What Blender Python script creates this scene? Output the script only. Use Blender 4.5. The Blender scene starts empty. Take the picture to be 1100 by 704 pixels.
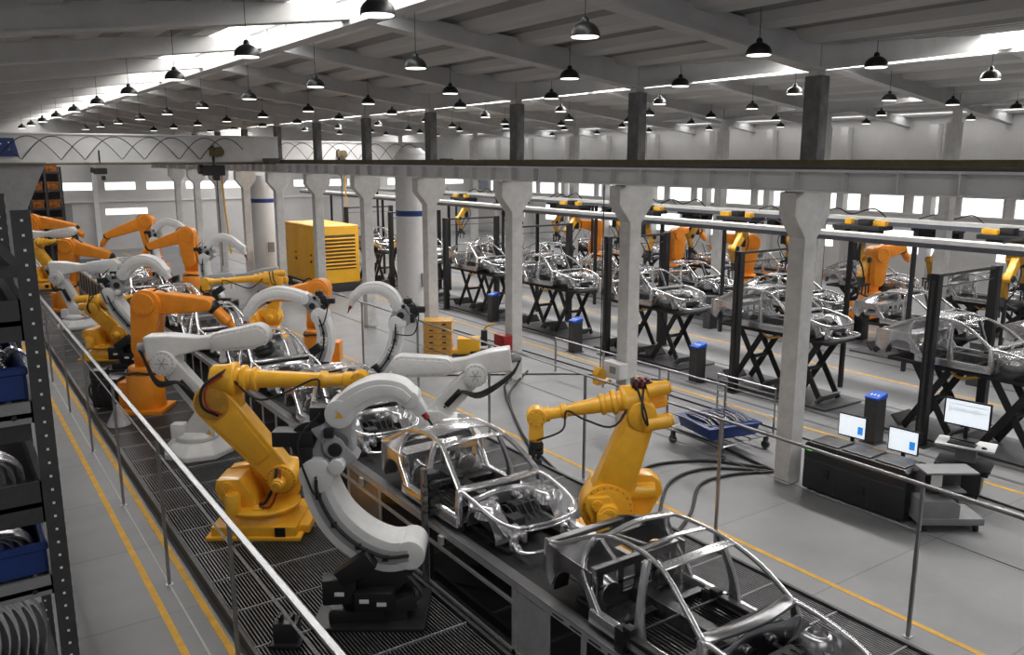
import bpy, bmesh, math, random
from mathutils import Vector, Matrix
random.seed(4)
SC = bpy.context.scene
COL = SC.collection
PI = math.pi

# ------------------------------------------------------------------ camera
CAM_H, PITCH, YAW, FOC = 6.0, math.radians(11.35), math.radians(34.5), 900.0
cd = bpy.data.cameras.new('camera')
cd.sensor_width = 36.0
cd.lens = 36.0 * FOC / 1100.0
cd.clip_start = 0.05; cd.clip_end = 300
cam = bpy.data.objects.new('camera', cd)
COL.objects.link(cam)
cam.location = (0, 0, CAM_H)
cam.rotation_euler = (PI/2 - PITCH, 0, -YAW)
SC.camera = cam

# ------------------------------------------------------------------ world, exposure
w = bpy.data.worlds.new('world'); SC.world = w
w.use_nodes = True
w.node_tree.nodes['Background'].inputs['Color'].default_value = (0.86, 0.9, 1.0, 1)
w.node_tree.nodes['Background'].inputs['Strength'].default_value = 0.11
vs = SC.view_settings
vs.view_transform = 'Standard'; vs.look = 'None'; vs.gamma = 1.0; vs.use_curve_mapping = False
vs.exposure = 0.10

# ------------------------------------------------------------------ daylight through the roof glazing plus added fill lamps
def area(name, loc, rot, sx, sy, power, col=(1, 1, 1)):
    l = bpy.data.lights.new(name, 'AREA'); l.shape = 'RECTANGLE'; l.size = sx; l.size_y = sy
    l.energy = power; l.color = col
    o = bpy.data.objects.new(name, l); COL.objects.link(o)
    o.location = loc; o.rotation_euler = rot
    return o
area('skylight_light_first', (5.86, 30, 8.74), (0, 0, 0), 0.9, 62, 1550, (1, .98, .95))
area('skylight_light_second', (18.96, 30, 8.74), (0, 0, 0), 0.9, 62, 5600, (1, .98, .96))
area('skylight_light_third', (32.06, 30, 8.74), (0, 0, 0), 0.9, 62, 3600, (1, .99, .97))
area('eave_light', (38.1, 30, 7.95), (0, 0, 0), 0.7, 62, 260)
area('left_fill_light', (-3.6, 22, 6.0), (0, math.radians(-75), 0), 3.0, 44, 260, (1, .95, .88))  # added fill lamp on the open left side, no window there
for _x, _p in ((6.54, 420), (19.64, 700), (32.74, 500)):
    area('ridge_slit_light', (_x, 30, 8.70), (0, 0, 0), 0.16, 62, _p)
area('rear_fill_light', (4.0, -6, 8.0), (math.radians(62), 0, math.radians(-15)), 9, 3, 230, (1, .97, .93))  # added fill lamp behind the camera, no gable window there

# ------------------------------------------------------------------ visibility helper (skips repeats outside the photograph)
_fw = Vector((math.sin(YAW)*math.cos(PITCH), math.cos(YAW)*math.cos(PITCH), -math.sin(PITCH)))
_rt = Vector((math.cos(YAW), -math.sin(YAW), 0)); _up = _rt.cross(_fw)
def in_view(x, y, z, m=40):
    v = Vector((x, y, z - CAM_H)); d = v.dot(_fw)
    if d < 0.3: return False
    px = 550 + FOC*v.dot(_rt)/d; py = 352 - FOC*v.dot(_up)/d
    return -m < px < 1100 + m and -m < py < 704 + m

# ------------------------------------------------------------------ materials
MATS = {}
def mat(name, col, rough=.5, metal=0., noise=0., nscale=6., emit=0., bump=0., coat=0., nstretch=None, alpha=None):
    m = bpy.data.materials.new(name); m.use_nodes = True
    nt = m.node_tree; b = nt.nodes['Principled BSDF']
    b.inputs['Base Color'].default_value = (*col, 1)
    b.inputs['Roughness'].default_value = rough
    b.inputs['Metallic'].default_value = metal
    if coat: b.inputs['Coat Weight'].default_value = coat
    if alpha is not None: b.inputs['Alpha'].default_value = alpha
    if emit:
        b.inputs['Emission Color'].default_value = (*col, 1); b.inputs['Emission Strength'].default_value = emit
    if noise or bump:
        tc = nt.nodes.new('ShaderNodeTexCoord'); mp = nt.nodes.new('ShaderNodeMapping')
        nt.links.new(tc.outputs['Object'], mp.inputs['Vector'])
        if nstretch: mp.inputs['Scale'].default_value = nstretch
        n = nt.nodes.new('ShaderNodeTexNoise'); n.inputs['Scale'].default_value = nscale
        n.inputs['Detail'].default_value = 5; n.inputs['Roughness'].default_value = .6
        nt.links.new(mp.outputs[0], n.inputs['Vector'])
        if noise:
            mr = nt.nodes.new('ShaderNodeMapRange')
            mr.inputs[1].default_value = .3; mr.inputs[2].default_value = .7
            mr.inputs[3].default_value = 1 - noise; mr.inputs[4].default_value = 1 + noise
            nt.links.new(n.outputs['Fac'], mr.inputs[0])
            vm = nt.nodes.new('ShaderNodeVectorMath'); vm.operation = 'SCALE'
            vm.inputs[0].default_value = col
            nt.links.new(mr.outputs[0], vm.inputs['Scale'])
            nt.links.new(vm.outputs[0], b.inputs['Base Color'])
        if bump:
            bp = nt.nodes.new('ShaderNodeBump'); bp.inputs['Strength'].default_value = bump
            bp.inputs['Distance'].default_value = .02
            nt.links.new(n.outputs['Fac'], bp.inputs['Height']); nt.links.new(bp.outputs[0], b.inputs['Normal'])
    MATS[name] = m
    return m
mat('floor_paint', (.205, .205, .208), .45, noise=.16, nscale=.7, bump=.08)
mat('line_yellow', (.62, .33, .02), .6, noise=.18, nscale=5)
mat('line_pale', (.38, .38, .37), .6, noise=.1)
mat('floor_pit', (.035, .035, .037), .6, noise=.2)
mat('floor_channel', (.085, .085, .09), .5, noise=.2, nscale=3)
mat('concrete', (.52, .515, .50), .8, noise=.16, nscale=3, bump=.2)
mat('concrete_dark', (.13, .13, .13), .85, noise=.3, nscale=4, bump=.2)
mat('roof_paint', (.50, .495, .49), .6, noise=.08, nscale=2)
mat('roof_deck_shaded', (.20, .198, .195), .55, noise=.18, nscale=1.2, nstretch=(3, .15, 1))  # darker tone paints the shaded stripes between the ribs
mat('roof_rib_lit', (.46, .458, .45), .55, noise=.12, nscale=1.2, nstretch=(3, .15, 1))  # lighter tone paints ridge light onto the rib undersides
mat('upstand', (.30, .30, .30), .6)
mat('white_steel', (.62, .62, .61), .45, noise=.06)
mat('beam_white', (.60, .60, .60), .45, noise=.08, nscale=2)
mat('wall_paint', (.50, .49, .48), .7, noise=.06, nscale=1)
mat('glazing', (1, 1, 1), .4, emit=1.3)
mat('glazing_wall', (1, 1, 1), .4, emit=1.25)
mat('busbar', (.10, .075, .03), .6, noise=.2)
mat('orange', (.88, .29, .016), .38, noise=.09, nscale=4, coat=.25)
mat('orange_dark', (.30, .10, .01), .6, noise=.5, nscale=5)
mat('yellow', (.90, .46, .03), .36, noise=.10, nscale=4, coat=.25)
mat('yellow_worn', (.52, .27, .035), .5, noise=.25, nscale=7)
mat('gen_yellow', (.80, .42, .02), .5, noise=.08, nscale=2)
mat('robot_white', (.74, .74, .735), .38, noise=.06, nscale=5, coat=.2)
mat('robot_grey', (.36, .365, .38), .42, noise=.08, nscale=6)
mat('black', (.014, .014, .015), .42)
mat('black_soft', (.022, .022, .023), .65, noise=.3, nscale=12)
mat('rubber', (.012, .012, .012), .55)
mat('red', (.28, .012, .012), .45)
mat('dark_steel', (.06, .06, .063), .45, metal=.3, noise=.2, nscale=8)
mat('rack_steel', (.035, .035, .038), .55, noise=.25, nscale=9)
mat('grating', (.13, .13, .133), .40, metal=.5, noise=.2, nscale=5)
mat('rail_steel', (.34, .34, .35), .32, metal=.85, noise=.1, nscale=4)
mat('bright_steel', (.72, .72, .73), .24, metal=.88, noise=.08, nscale=9, bump=.06)
mat('chrome', (.88, .88, .90), .17, metal=.86, noise=.10, nscale=7, bump=.16)
mat('body_steel', (.66, .66, .67), .24, metal=.86, noise=.10, nscale=4, bump=.10)
mat('body_dull', (.34, .34, .35), .30, metal=1., noise=.14, nscale=5, bump=.08)
mat('floor_press', (.07, .07, .073), .30, metal=.9, noise=.35, nscale=9, bump=.3)
mat('alu', (.72, .72, .72), .35, metal=.5, noise=.12, nscale=6)
mat('panel_warm', (.42, .36, .30), .38, metal=.6, noise=.1)
mat('panel_smoked', (.012, .012, .013), .12)
mat('blue', (.008, .03, .15), .4, noise=.1)
mat('blue_top', (.015, .10, .55), .4)
mat('blue_shade', (.02, .035, .12), .4)
mat('rail_blue', (.15, .16, .19), .45, metal=.4, noise=.1)
mat('machine_grey', (.22, .22, .225), .5, noise=.1)
mat('machine_black', (.020, .020, .022), .35, noise=.15)
mat('screen_white', (.80, .86, .92), .3, emit=.75)
mat('screen_blue', (.03, .25, .75), .3, emit=.7)
mat('lamp_glow', (1, .97, .9), .4, emit=2.2)
mat('green_led', (.1, .9, .1), .4, emit=1.2)
mat('carton', (.55, .30, .08), .7, noise=.25, nscale=6)
mat('wrap', (.62, .62, .62), .3, noise=.2, nscale=5, alpha=.55)
mat('tank_white', (.58, .58, .58), .5, noise=.05)
mat('label_white', (.75, .75, .72), .5)
mat('spark', (1, .75, .35), .5, emit=4.)

# floor: slab joints and soft wear
def floor_joints():
    m = MATS['floor_paint']; nt = m.node_tree; b = nt.nodes['Principled BSDF']
    src = b.inputs['Base Color'].links[0].from_socket
    tc = nt.nodes.new('ShaderNodeTexCoord')
    br = nt.nodes.new('ShaderNodeTexBrick')
    br.offset = 0.0
    br.inputs['Scale'].default_value = 1.0; br.inputs['Brick Width'].default_value = 3.4; br.inputs['Row Height'].default_value = 2.3
    br.inputs['Mortar Size'].default_value = .018; br.inputs['Mortar Smooth'].default_value = .4
    br.inputs['Color1'].default_value = (1, 1, 1, 1); br.inputs['Color2'].default_value = (.93, .93, .93, 1)
    br.inputs['Mortar'].default_value = (.68, .68, .68, 1)
    mp = nt.nodes.new('ShaderNodeMapping'); mp.inputs['Location'].default_value = (.9, .4, 0)
    nt.links.new(tc.outputs['Object'], mp.inputs['Vector']); nt.links.new(mp.outputs[0], br.inputs['Vector'])
    mx = nt.nodes.new('ShaderNodeMix'); mx.data_type = 'RGBA'; mx.blend_type = 'MULTIPLY'; mx.inputs[0].default_value = 1
    nt.links.new(src, mx.inputs[6]); nt.links.new(br.outputs['Color'], mx.inputs[7])
    nt.links.new(mx.outputs[2], b.inputs['Base Color'])
floor_joints()

# ------------------------------------------------------------------ mesh helpers
def catmull(pts, n=6):
    P = [Vector(p) for p in pts]
    if len(P) < 3: return P
    out = []
    Q = [2*P[0]-P[1]] + P + [2*P[-1]-P[-2]]
    for i in range(1, len(Q)-2):
        for k in range(n):
            t = k/n
            out.append(.5*((2*Q[i]) + (Q[i+1]-Q[i-1])*t + (2*Q[i-1]-5*Q[i]+4*Q[i+1]-Q[i+2])*t*t + (-Q[i-1]+3*Q[i]-3*Q[i+1]+Q[i+2])*t**3))
    out.append(P[-1])
    return out
def frame_of(d):
    d = d.normalized()
    a = Vector((0, 0, 1)) if abs(d.z) < .95 else Vector((1, 0, 0))
    s = d.cross(a).normalized(); return s, s.cross(d).normalized()

class MB:
    def __init__(s): s.v = []; s.f = []; s.m = []; s.mats = []; s.cur = 0
    def use(s, name):
        if name not in s.mats: s.mats.append(name)
        s.cur = s.mats.index(name); return s
    def _add(s, vs, fs):
        o = len(s.v); s.v += [tuple(v) for v in vs]
        s.f += [tuple(i+o for i in f) for f in fs]; s.m += [s.cur]*len(fs)
    def box(s, c, d, rz=0., ry=0., rx=0.):
        M = Matrix.Translation(c) @ Matrix.Rotation(rz, 4, 'Z') @ Matrix.Rotation(ry, 4, 'Y') @ Matrix.Rotation(rx, 4, 'X')
        vs = [M @ Vector((sx*d[0]/2, sy*d[1]/2, sz*d[2]/2)) for sx in (-1, 1) for sy in (-1, 1) for sz in (-1, 1)]
        s._add(vs, [(0, 1, 3, 2), (4, 6, 7, 5), (0, 4, 5, 1), (2, 3, 7, 6), (0, 2, 6, 4), (1, 5, 7, 3)]); return s
    def bb(s, x0, x1, y0, y1, z0, z1):
        return s.box(((x0+x1)/2, (y0+y1)/2, (z0+z1)/2), (x1-x0, y1-y0, z1-z0))
    def lathe(s, p0, axis, prof, n=20):
        p0 = Vector(p0); a = Vector(axis).normalized(); u, v = frame_of(a); vs = []; fs = []
        for t, r in prof:
            for k in range(n):
                q = 2*PI*k/n; vs.append(p0 + a*t + (u*math.cos(q)+v*math.sin(q))*max(r, 1e-4))
        for i in range(len(prof)-1):
            for k in range(n):
                k2 = (k+1) % n; fs.append((i*n+k, i*n+k2, (i+1)*n+k2, (i+1)*n+k))
        fs.append(tuple(range(n))[::-1]); L = (len(prof)-1)*n; fs.append(tuple(range(L, L+n)))
        s._add(vs, fs); return s
    def cyl(s, p0, p1, r0, r1=None, n=16):
        d = Vector(p1)-Vector(p0)
        return s.lathe(p0, d, [(0, r0), (d.length, r0 if r1 is None else r1)], n)
    def ball(s, c, r, n=12):
        pr = [(r*(1-math.cos(PI*i/8)), r*math.sin(PI*i/8)) for i in range(9)]
        return s.lathe(Vector(c)-Vector((0, 0, r)), (0, 0, 1), pr, n)
    def tube(s, pts, r, n=6, smooth=5, closed=False):
        P = catmull(pts, smooth) if smooth and len(pts) > 2 else [Vector(p) for p in pts]
        vs = []; fs = []; u = None
        for i, p in enumerate(P):
            d = (P[min(i+1, len(P)-1)] - P[max(i-1, 0)]).normalized()
            if u is None: u, v = frame_of(d)
            else:
                u = (u - d*u.dot(d)).normalized(); v = d.cross(u)
            rr = r[0]+(r[1]-r[0])*i/(len(P)-1) if isinstance(r, tuple) else r
            for k in range(n):
                q = 2*PI*k/n; vs.append(p + (u*math.cos(q)+v*math.sin(q))*rr)
        for i in range(len(P)-1):
            for k in range(n):
                k2 = (k+1) % n; fs.append((i*n+k, i*n+k2, (i+1)*n+k2, (i+1)*n+k))
        fs.append(tuple(range(n))[::-1]); L = (len(P)-1)*n; fs.append(tuple(range(L, L+n)))
        s._add(vs, fs); return s
    def strip(s, pts, w, t, side=(1, 0, 0), smooth=4):
        """a bar of rectangular section: w along side, t across; both may be lists"""
        raw = [Vector(p) for p in pts]
        P = catmull(pts, smooth) if smooth and len(pts) > 2 else raw
        def at(q, i):
            if not isinstance(q, (list, tuple)): return q
            f = i/(len(P)-1)*(len(q)-1); a = int(min(f, len(q)-2)); return q[a]+(q[a+1]-q[a])*(f-a)
        vs = []; fs = []; S0 = Vector(side)
        for i, p in enumerate(P):
            d = (P[min(i+1, len(P)-1)] - P[max(i-1, 0)]).normalized()
            sd = (S0 - d*S0.dot(d)).normalized(); nn = d.cross(sd)
            a, b = at(w, i)/2, at(t, i)/2
            vs += [p+sd*a+nn*b, p-sd*a+nn*b, p-sd*a-nn*b, p+sd*a-nn*b]
        for i in range(len(P)-1):
            for k in range(4):
                k2 = (k+1) % 4; fs.append((i*4+k, i*4+k2, (i+1)*4+k2, (i+1)*4+k))
        fs.append((3, 2, 1, 0)); L = (len(P)-1)*4; fs.append((L, L+1, L+2, L+3))
        s._add(vs, fs); return s
    def prism(s, out, a, b, plane='xz'):
        """extrude a 2D outline; plane xz -> along y, xy -> along z, yz -> along x"""
        def P(q, d):
            return {'xz': (q[0], d, q[1]), 'xy': (q[0], q[1], d), 'yz': (d, q[0], q[1])}[plane]
        n = len(out)
        vs = [P(q, a) for q in out] + [P(q, b) for q in out]
        fs = [tuple(range(n)), tuple(range(2*n-1, n-1, -1))] + [(i, i+n, (i+1) % n+n, (i+1) % n) for i in range(n)]
        s._add(vs, fs); return s
    def grid(s, rows, th=0.0, side=(0, 0, -1)):
        """a sheet through rows of points, thickened along side"""
        nr, nc = len(rows), len(rows[0]); S = Vector(side)*th
        vs = [Vector(p) for r in rows for p in r]; N = len(vs); vs += [v+S for v in vs]
        fs = []
        for i in range(nr-1):
            for j in range(nc-1):
                a, b, c, d = i*nc+j, i*nc+j+1, (i+1)*nc+j+1, (i+1)*nc+j
                fs.append((a, b, c, d)); fs.append((d+N, c+N, b+N, a+N))
        edge = [j for j in range(nc)] + [i*nc+nc-1 for i in range(1, nr)] + [(nr-1)*nc+j for j in range(nc-2, -1, -1)] + [i*nc for i in range(nr-2, 0, -1)]
        for k in range(len(edge)):
            a, b = edge[k], edge[(k+1) % len(edge)]; fs.append((a, a+N, b+N, b))
        s._add(vs, fs); return s
    def build(s, name, m=None, parent=None, bevel=0., seg=2, angle=35, shade=True, extra=None, xmat=None):
        me = bpy.data.meshes.new(name)
        me.from_pydata(s.v, [], s.f)
        names = s.mats or [m]
        for q in names: me.materials.append(MATS[q])
        if len(names) > 1:
            me.polygons.foreach_set('material_index', s.m)
        bm = bmesh.new(); bm.from_mesh(me)
        bmesh.ops.recalc_face_normals(bm, faces=bm.faces)
        if bevel:
            es = [e for e in bm.edges if len(e.link_faces) == 2 and e.calc_face_angle(0) > math.radians(28)]
            bmesh.ops.bevel(bm, geom=es, offset=bevel, segments=seg, affect='EDGES', clamp_overlap=True, profile=.6)
        bm.to_mesh(me); bm.free()
        if extra is not None:
            # small fasteners that belong to the same part
            e2 = bpy.data.meshes.new('x'); e2.from_pydata(extra.v, [], extra.f)
            me.materials.append(MATS[xmat]); k = len(me.materials)-1
            bm = bmesh.new(); bm.from_mesh(me); n0 = len(bm.faces); bm.from_mesh(e2)
            bm.faces.ensure_lookup_table()
            for f in bm.faces[n0:]: f.material_index = k
            bmesh.ops.recalc_face_normals(bm, faces=bm.faces[n0:])
            bm.to_mesh(me); bm.free(); bpy.data.meshes.remove(e2)
        if shade:
            me.polygons.foreach_set('use_smooth', [True]*len(me.polygons))
            me.set_sharp_from_angle(angle=math.radians(angle))
        me.update()
        o = bpy.data.objects.new(name, me); COL.objects.link(o)
        if parent: o.parent = parent
        return o

def tag(o, label=None, cat=None, group=None, kind=None):
    if label: o['label'] = label
    if cat: o['category'] = cat
    if group: o['group'] = group
    if kind: o['kind'] = kind
    return o
def thing(name, label, cat, loc=(0, 0, 0), rz=0., group=None):
    o = bpy.data.objects.new(name, None); o.empty_display_size = .2
    COL.objects.link(o); o.location = loc; o.rotation_euler = (0, 0, rz)
    return tag(o, label, cat, group)
def struct(o): o['kind'] = 'structure'; return o
def dup(o, loc=None, rz=None, label=None, group=None, parent=None, top=True):
    c = o.copy(); COL.objects.link(c)
    if parent is not None: c.parent = parent
    if loc is not None: c.location = loc
    if rz is not None: c.rotation_euler = (0, 0, rz)
    if label: c['label'] = label
    if group: c['group'] = group
    for ch in KIDS.get(o.name, []):
        dup(ch, parent=c)
    return c
KIDS = {}
def remember(root):
    """note the children of a prototype before it is copied"""
    for o in list(COL.objects):
        if o.parent: KIDS.setdefault(o.parent.name, [])
    KIDS[root.name] = []
    def walk(r):
        KIDS[r.name] = [o for o in COL.objects if o.parent == r]
        for k in KIDS[r.name]: walk(k)
    walk(root)
ORD = ['nearest', 'second', 'third', 'fourth', 'fifth', 'sixth', 'seventh', 'eighth', 'ninth', 'tenth', 'eleventh', 'twelfth', 'thirteenth', 'fourteenth', 'fifteenth']

# ================================================================== STRUCTURE
Y_END = 62.0
BAYS = [(6.3, 12.84), (19.4, 25.94), (32.5, 39.0)]
COLY = [4.8, 9.46, 14.0, 18.6, 23.25, 27.9, 32.5, 37.1, 41.8, 46.4, 51.0, 55.6]
struct(MB().bb(-4, 40, -4, Y_END+1, -.2, 0).build('floor', 'floor_paint'))
# painted lines
tag(MB().bb(1.93, 2.02, 2, 60, .0, .004).build('trim_1', 'line_yellow'), kind='structure')
tag(MB().bb(2.42, 2.51, 2, 60, .0, .004).build('trim_2', 'line_yellow'), kind='structure')
tag(MB().bb(2.205, 2.235, 2, 60, .0, .004).build('trim_3', 'line_pale'), kind='structure')
tag(MB().bb(10.03, 10.12, 0, 60, .0, .004).build('trim_4', 'line_yellow'), kind='structure')
tag(MB().bb(15.83, 15.92, 0, 60, .0, .004).build('trim_5', 'line_yellow'), kind='structure')
tag(MB().bb(21.3, 21.39, 0, 60, .0, .004).build('trim_6', 'line_yellow'), kind='structure')
tag(MB().bb(26.9, 26.99, 0, 60, .0, .004).build('trim_7', 'line_yellow'), kind='structure')
# sunk channels of the lift line
ch = MB()
for x in (14.75, 16.35, 17.05, 18.95, 23.0, 24.0, 26.0): ch.bb(x-.05, x+.05, 1, 60, 0, .006)
ch.bb(17.35, 18.65, 1, 60, 0, .004)
struct(ch.build('trim_8', 'floor_channel'))
# walls
def wall_right():
    m = MB(); X = 39.0
    m.bb(X, X+.2, 4, Y_END, 0, 3.45); m.bb(X, X+.2, 4, Y_END, 4.3, 8.2)
    y = 4.0
    while y < Y_END:
        m.bb(X, X+.2, y, y+.45, 3.45, 4.3); y += 2.33
    struct(m.build('wall_right', 'wall_paint'))
    y = 4.45; n = 1
    fr = MB()
    while y < Y_END-2:
        fr.bb(X-.03, X+.03, y-.03, y+.03, 3.45, 4.3); fr.bb(X-.03, X+.03, y+1.85, y+1.91, 3.45, 4.3)
        g = MB().bb(X+.08, X+.1, y, y+1.88, 3.45, 4.3).build('window_%d' % n, 'glazing_wall'); struct(g); n += 1
        y += 2.33
    fr.bb(X-.05, X, 4, Y_END, 3.38, 3.46); fr.bb(X-.05, X, 4, Y_END, 4.28, 4.36)
    struct(fr.build('trim_9', 'white_steel'))
    p = MB()
    for yy in COLY:
        if yy > 8: p.bb(X-.45, X-.02, yy+2.9, yy+3.3, 0, 7.6)
    struct(p.build('trim_10', 'wall_paint'))
    # lower row of the right wall, glazed strip doors
    for k in range(9):
        yy = 10+k*5.6
        g = MB().bb(X-.03, X-.01, yy, yy+2.9, 1.5, 2.6).build('window_%d' % n, 'glazing_wall'); struct(g); n += 1
    return n
NW = wall_right()
def wall_back(n):
    m = MB(); Y = Y_END
    m.bb(-4, 39.2, Y, Y+.2, 0, 4.0); m.bb(-4, 39.2, Y, Y+.2, 4.5, 9.2)
    x = -4.0
    while x < 39:
        m.bb(x, x+.7, Y, Y+.2, 4.0, 4.5); x += 2.6
    struct(m.build('wall_back', 'wall_paint'))
    x = -3.3
    while x < 38:
        struct(MB().bb(x, x+1.9, Y+.08, Y+.1, 4.0, 4.5).build('window_%d' % n, 'glazing_wall')); n += 1; x += 2.6
    for x0, x1 in ((9.6, 12.2),):
        struct(MB().bb(x0, x1, Y-.03, Y-.01, 2.35, 2.75).build('window_%d' % n, 'glazing_wall')); n += 1
    t = MB()
    for x in (3.5, 6.2, 8.9): t.bb(x, x+.3, Y-.3, Y-.02, 0, 7.6)
    t.bb(-4, 39, Y-.1, Y-.02, 3.2, 3.3)
    struct(t.build('trim_11', 'white_steel'))
    struct(MB().bb(4.3, 7.6, Y-.06, Y-.02, 0, 3.1).build('door_1', 'machine_grey'))
wall_back(NW)

# roof
def roof():
    m = MB()
    def slope(xa, za, xb, zb):
        # flat sheets with trapezoid ribs along the hall; lit and shaded stripes are put into their colours
        n = max(1, int(round(abs(xb-xa)/1.18)))
        m.use('roof_deck_shaded').prism([(xa, za), (xb, zb), (xb, zb+.3), (xa, za+.3)], 0.5, Y_END+.2, 'xz')
        m.use('roof_rib_lit')
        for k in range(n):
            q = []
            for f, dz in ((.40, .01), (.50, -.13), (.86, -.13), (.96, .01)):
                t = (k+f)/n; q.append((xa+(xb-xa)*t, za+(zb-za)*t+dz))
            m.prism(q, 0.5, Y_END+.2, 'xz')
    for xr, xv in BAYS:
        xl = xr - (xv - xr)
        slope(xl, 8.04, xr-1.0, 8.66); slope(xr+.34, 8.64, xv, 8.04)
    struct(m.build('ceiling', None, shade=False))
    u = MB(); g = MB()
    for xr, xv in BAYS:
        u.bb(xr+.10, xr+.14, .5, Y_END, 8.42, 8.82); u.bb(xr-1.03, xr-.99, .5, Y_END, 8.66, 8.82)
        y = 1.2
        while y < 60: u.bb(xr+.05, xr+.10, y, y+.07, 8.46, 8.76); y += 1.16
        g.bb(xr-1.0, xr+.12, .5, Y_END, 8.78, 8.82); g.bb(xr+.14, xr+.34, .5, Y_END, 8.72, 8.75)
    struct(u.build('trim_12', 'upstand'))
    struct(g.build('window_90', 'glazing'))
    struct(MB().bb(37.4, 38.95, .5, Y_END, 8.06, 8.1).build('window_91', 'glazing'))
roof()
# rafters and ridge beams
def rafter(k, y):
    m = MB()
    for xr, xv in BAYS:
        xl = xr-(xv-xr)
        h = .11
        out = [(xl, 7.54), (xr, 8.38), (xv, 7.54), (xv, 8.02), (xr, 8.60), (xl, 8.02)]
        m.prism(out, y-h, y+h, 'xz')
        fl = [(xl, 7.50), (xr, 8.34), (xv, 7.50), (xv, 7.545), (xr, 8.385), (xl, 7.545)]
        m.prism(fl, y-.17, y+.17, 'xz')
    return m.build('rafter', 'roof_paint', shade=False)
for k, y in enumerate(COLY):
    o = rafter(k, y); o.name = 'trim_%d' % (20+k); struct(o)
rb = MB()
for xr, xv in BAYS: rb.bb(xr-.12, xr+.20, .5, Y_END, 8.24, 8.42)
struct(rb.build('trim_13', 'roof_paint', shade=False))

# columns
def column_mesh(x, y, front=True):
    c = thing('concrete_column', '', 'column', (x, y, 0))
    h = .172
    m = MB()
    if front:
        m.bb(-h, h, -h, h, 0, 4.75)
        m.prism([(-h, 4.62), (h, 4.62), (.50, 5.03), (.50, 5.44), (-.50, 5.44), (-.50, 5.03)], -h-.002, h+.002, 'xz')
        m.build('shaft', 'concrete', c, bevel=.012, seg=1, angle=20)
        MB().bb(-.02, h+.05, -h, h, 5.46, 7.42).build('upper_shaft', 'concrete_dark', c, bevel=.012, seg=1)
    else:
        m.bb(-h, h, -h, h, 0, 5.4); m.build('shaft', 'concrete', c)
        MB().bb(-h, h, -h, h, 5.4, 7.1).build('upper_shaft', 'concrete', c)
    MB().bb(-.03, .2, -.09, .09, 7.1 if not front else 7.42, 7.53).build('steel_head', 'roof_paint', c)
    return c
near_col = column_mesh(12.84, COLY[0]); remember(near_col)
far_col = column_mesh(25.94, COLY[1], False); remember(far_col)
near_col['label'] = 'concrete column of the front row, outside the near edge of the machine floor'
first = True
for i, y in enumerate(COLY[1:]):
    lab = 'light concrete column with flared head and dark upper half, %s of the row along the crane beam' % ORD[i]
    if first: near_col.location = (12.84, y, 0); near_col['label'] = lab; near_col['group'] = 'columns under the crane beam'; first = False
    else: dup(near_col, (12.84, y, 0), 0, lab, 'columns under the crane beam')
for i, y in enumerate(COLY[1:]):
    lab = 'grey concrete column among the lifted car bodies, %s of the distant second row' % ORD[i]
    if i == 0: far_col.location = (25.94, y+4.5, 0); far_col['label'] = lab; far_col['group'] = 'columns of the second row'
    else:
        if y+4.5 < Y_END: dup(far_col, (25.94, y+4.5, 0), 0, lab, 'columns of the second row')

# crane runway beam along the front row
def runway(x, name, label):
    t = thing(name, label, 'crane beam', (x, 0, 0))
    m = MB()
    m.bb(-.17, .17, 3, 60, 5.79, 5.83); m.bb(-.17, .17, 3, 60, 5.455, 5.49); m.bb(-.012, .012, 3, 60, 5.49, 5.79)
    m.build('girder', 'beam_white', t)
    y = 4.55
    st = MB()
    while y < 60:
        st.bb(-.16, .16, y-.012, y+.012, 5.49, 5.79); y += .955
    st.build('stiffeners', 'beam_white', t)
    r = MB().bb(-.03, .03, 3, 60, 5.83, 5.88)
    y = 4.0
    while y < 60: r.bb(-.06, .06, y, y+.1, 5.83, 5.85); y += .95
    r.build('crane_rail', 'dark_steel', t)
    b = MB().bb(.28, .34, 3, 60, 5.86, 5.99); b.build('busbar', 'busbar', t)
    return t
runway(12.44, 'crane_beam', 'long light grey steel crane beam with stiffener ribs across the column heads')
runway(26.3, 'crane_beam', 'distant crane beam on the second row of columns')

# ================================================================== PENDANT LAMPS
def deck_z(x):
    for xr, xv in BAYS:
        if x <= xv:
            xl = 2*xr-xv
            return 8.66-(8.66-8.04)*(xr-1.0-x)/(xr-1.0-xl) if x < xr-1 else 8.64-(8.64-8.04)*(x-xr-.34)/(xv-xr-.34)
    return 8.0
def pendant(x, z):
    t = thing('pendant_lamp', '', 'lamp')
    R = .195
    pr = [(0, R), (.02, R*1.0), (.07, R*.95), (.115, R*.82), (.15, R*.62), (.175, R*.38), (.18, R*.26), (.225, R*.24), (.25, R*.12)]
    MB().lathe((0, 0, 0), (0, 0, 1), pr, 20).build('lamp_shade', 'black', t, angle=50)
    MB().lathe((0, 0, -.010), (0, 0, 1), [(0, R*.90), (.012, R*.93)], 20).build('light_disc', 'lamp_glow', t)
    MB().cyl((0, 0, .25), (0, 0, deck_z(x)-z-.005), .006, n=5).build('cord', 'rubber', t)
    return t
rows = [(4.29, 'row left of the first roof ridge'), (7.23, 'row right of the first roof ridge'), (10.64, 'row in front of the column line'),
        (13.7, 'row just behind the column line'), (17.6, 'row left of the second roof ridge'), (21.6, 'row right of the second roof ridge'),
        (24.8, 'row before the second column line'), (28.6, 'row beyond the second column line'), (34.8, 'last row, against the far wall')]
for x, d in rows:
    k = 0; lamp = None
    for i in range(10):
        y = 8.85 + 4.63*i
        if not in_view(x, y, 7.7, 15): continue
        lab = 'black dome pendant lamp, %s of the %s' % (ORD[k], d); k += 1
        if lamp is None:
            lamp = pendant(x, 7.56); lamp.location = (x, y, 7.56); lamp['label'] = lab; lamp['group'] = 'pendant lamps'; remember(lamp)
        else: dup(lamp, (x, y, 7.56), 0, lab, 'pendant lamps')

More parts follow.
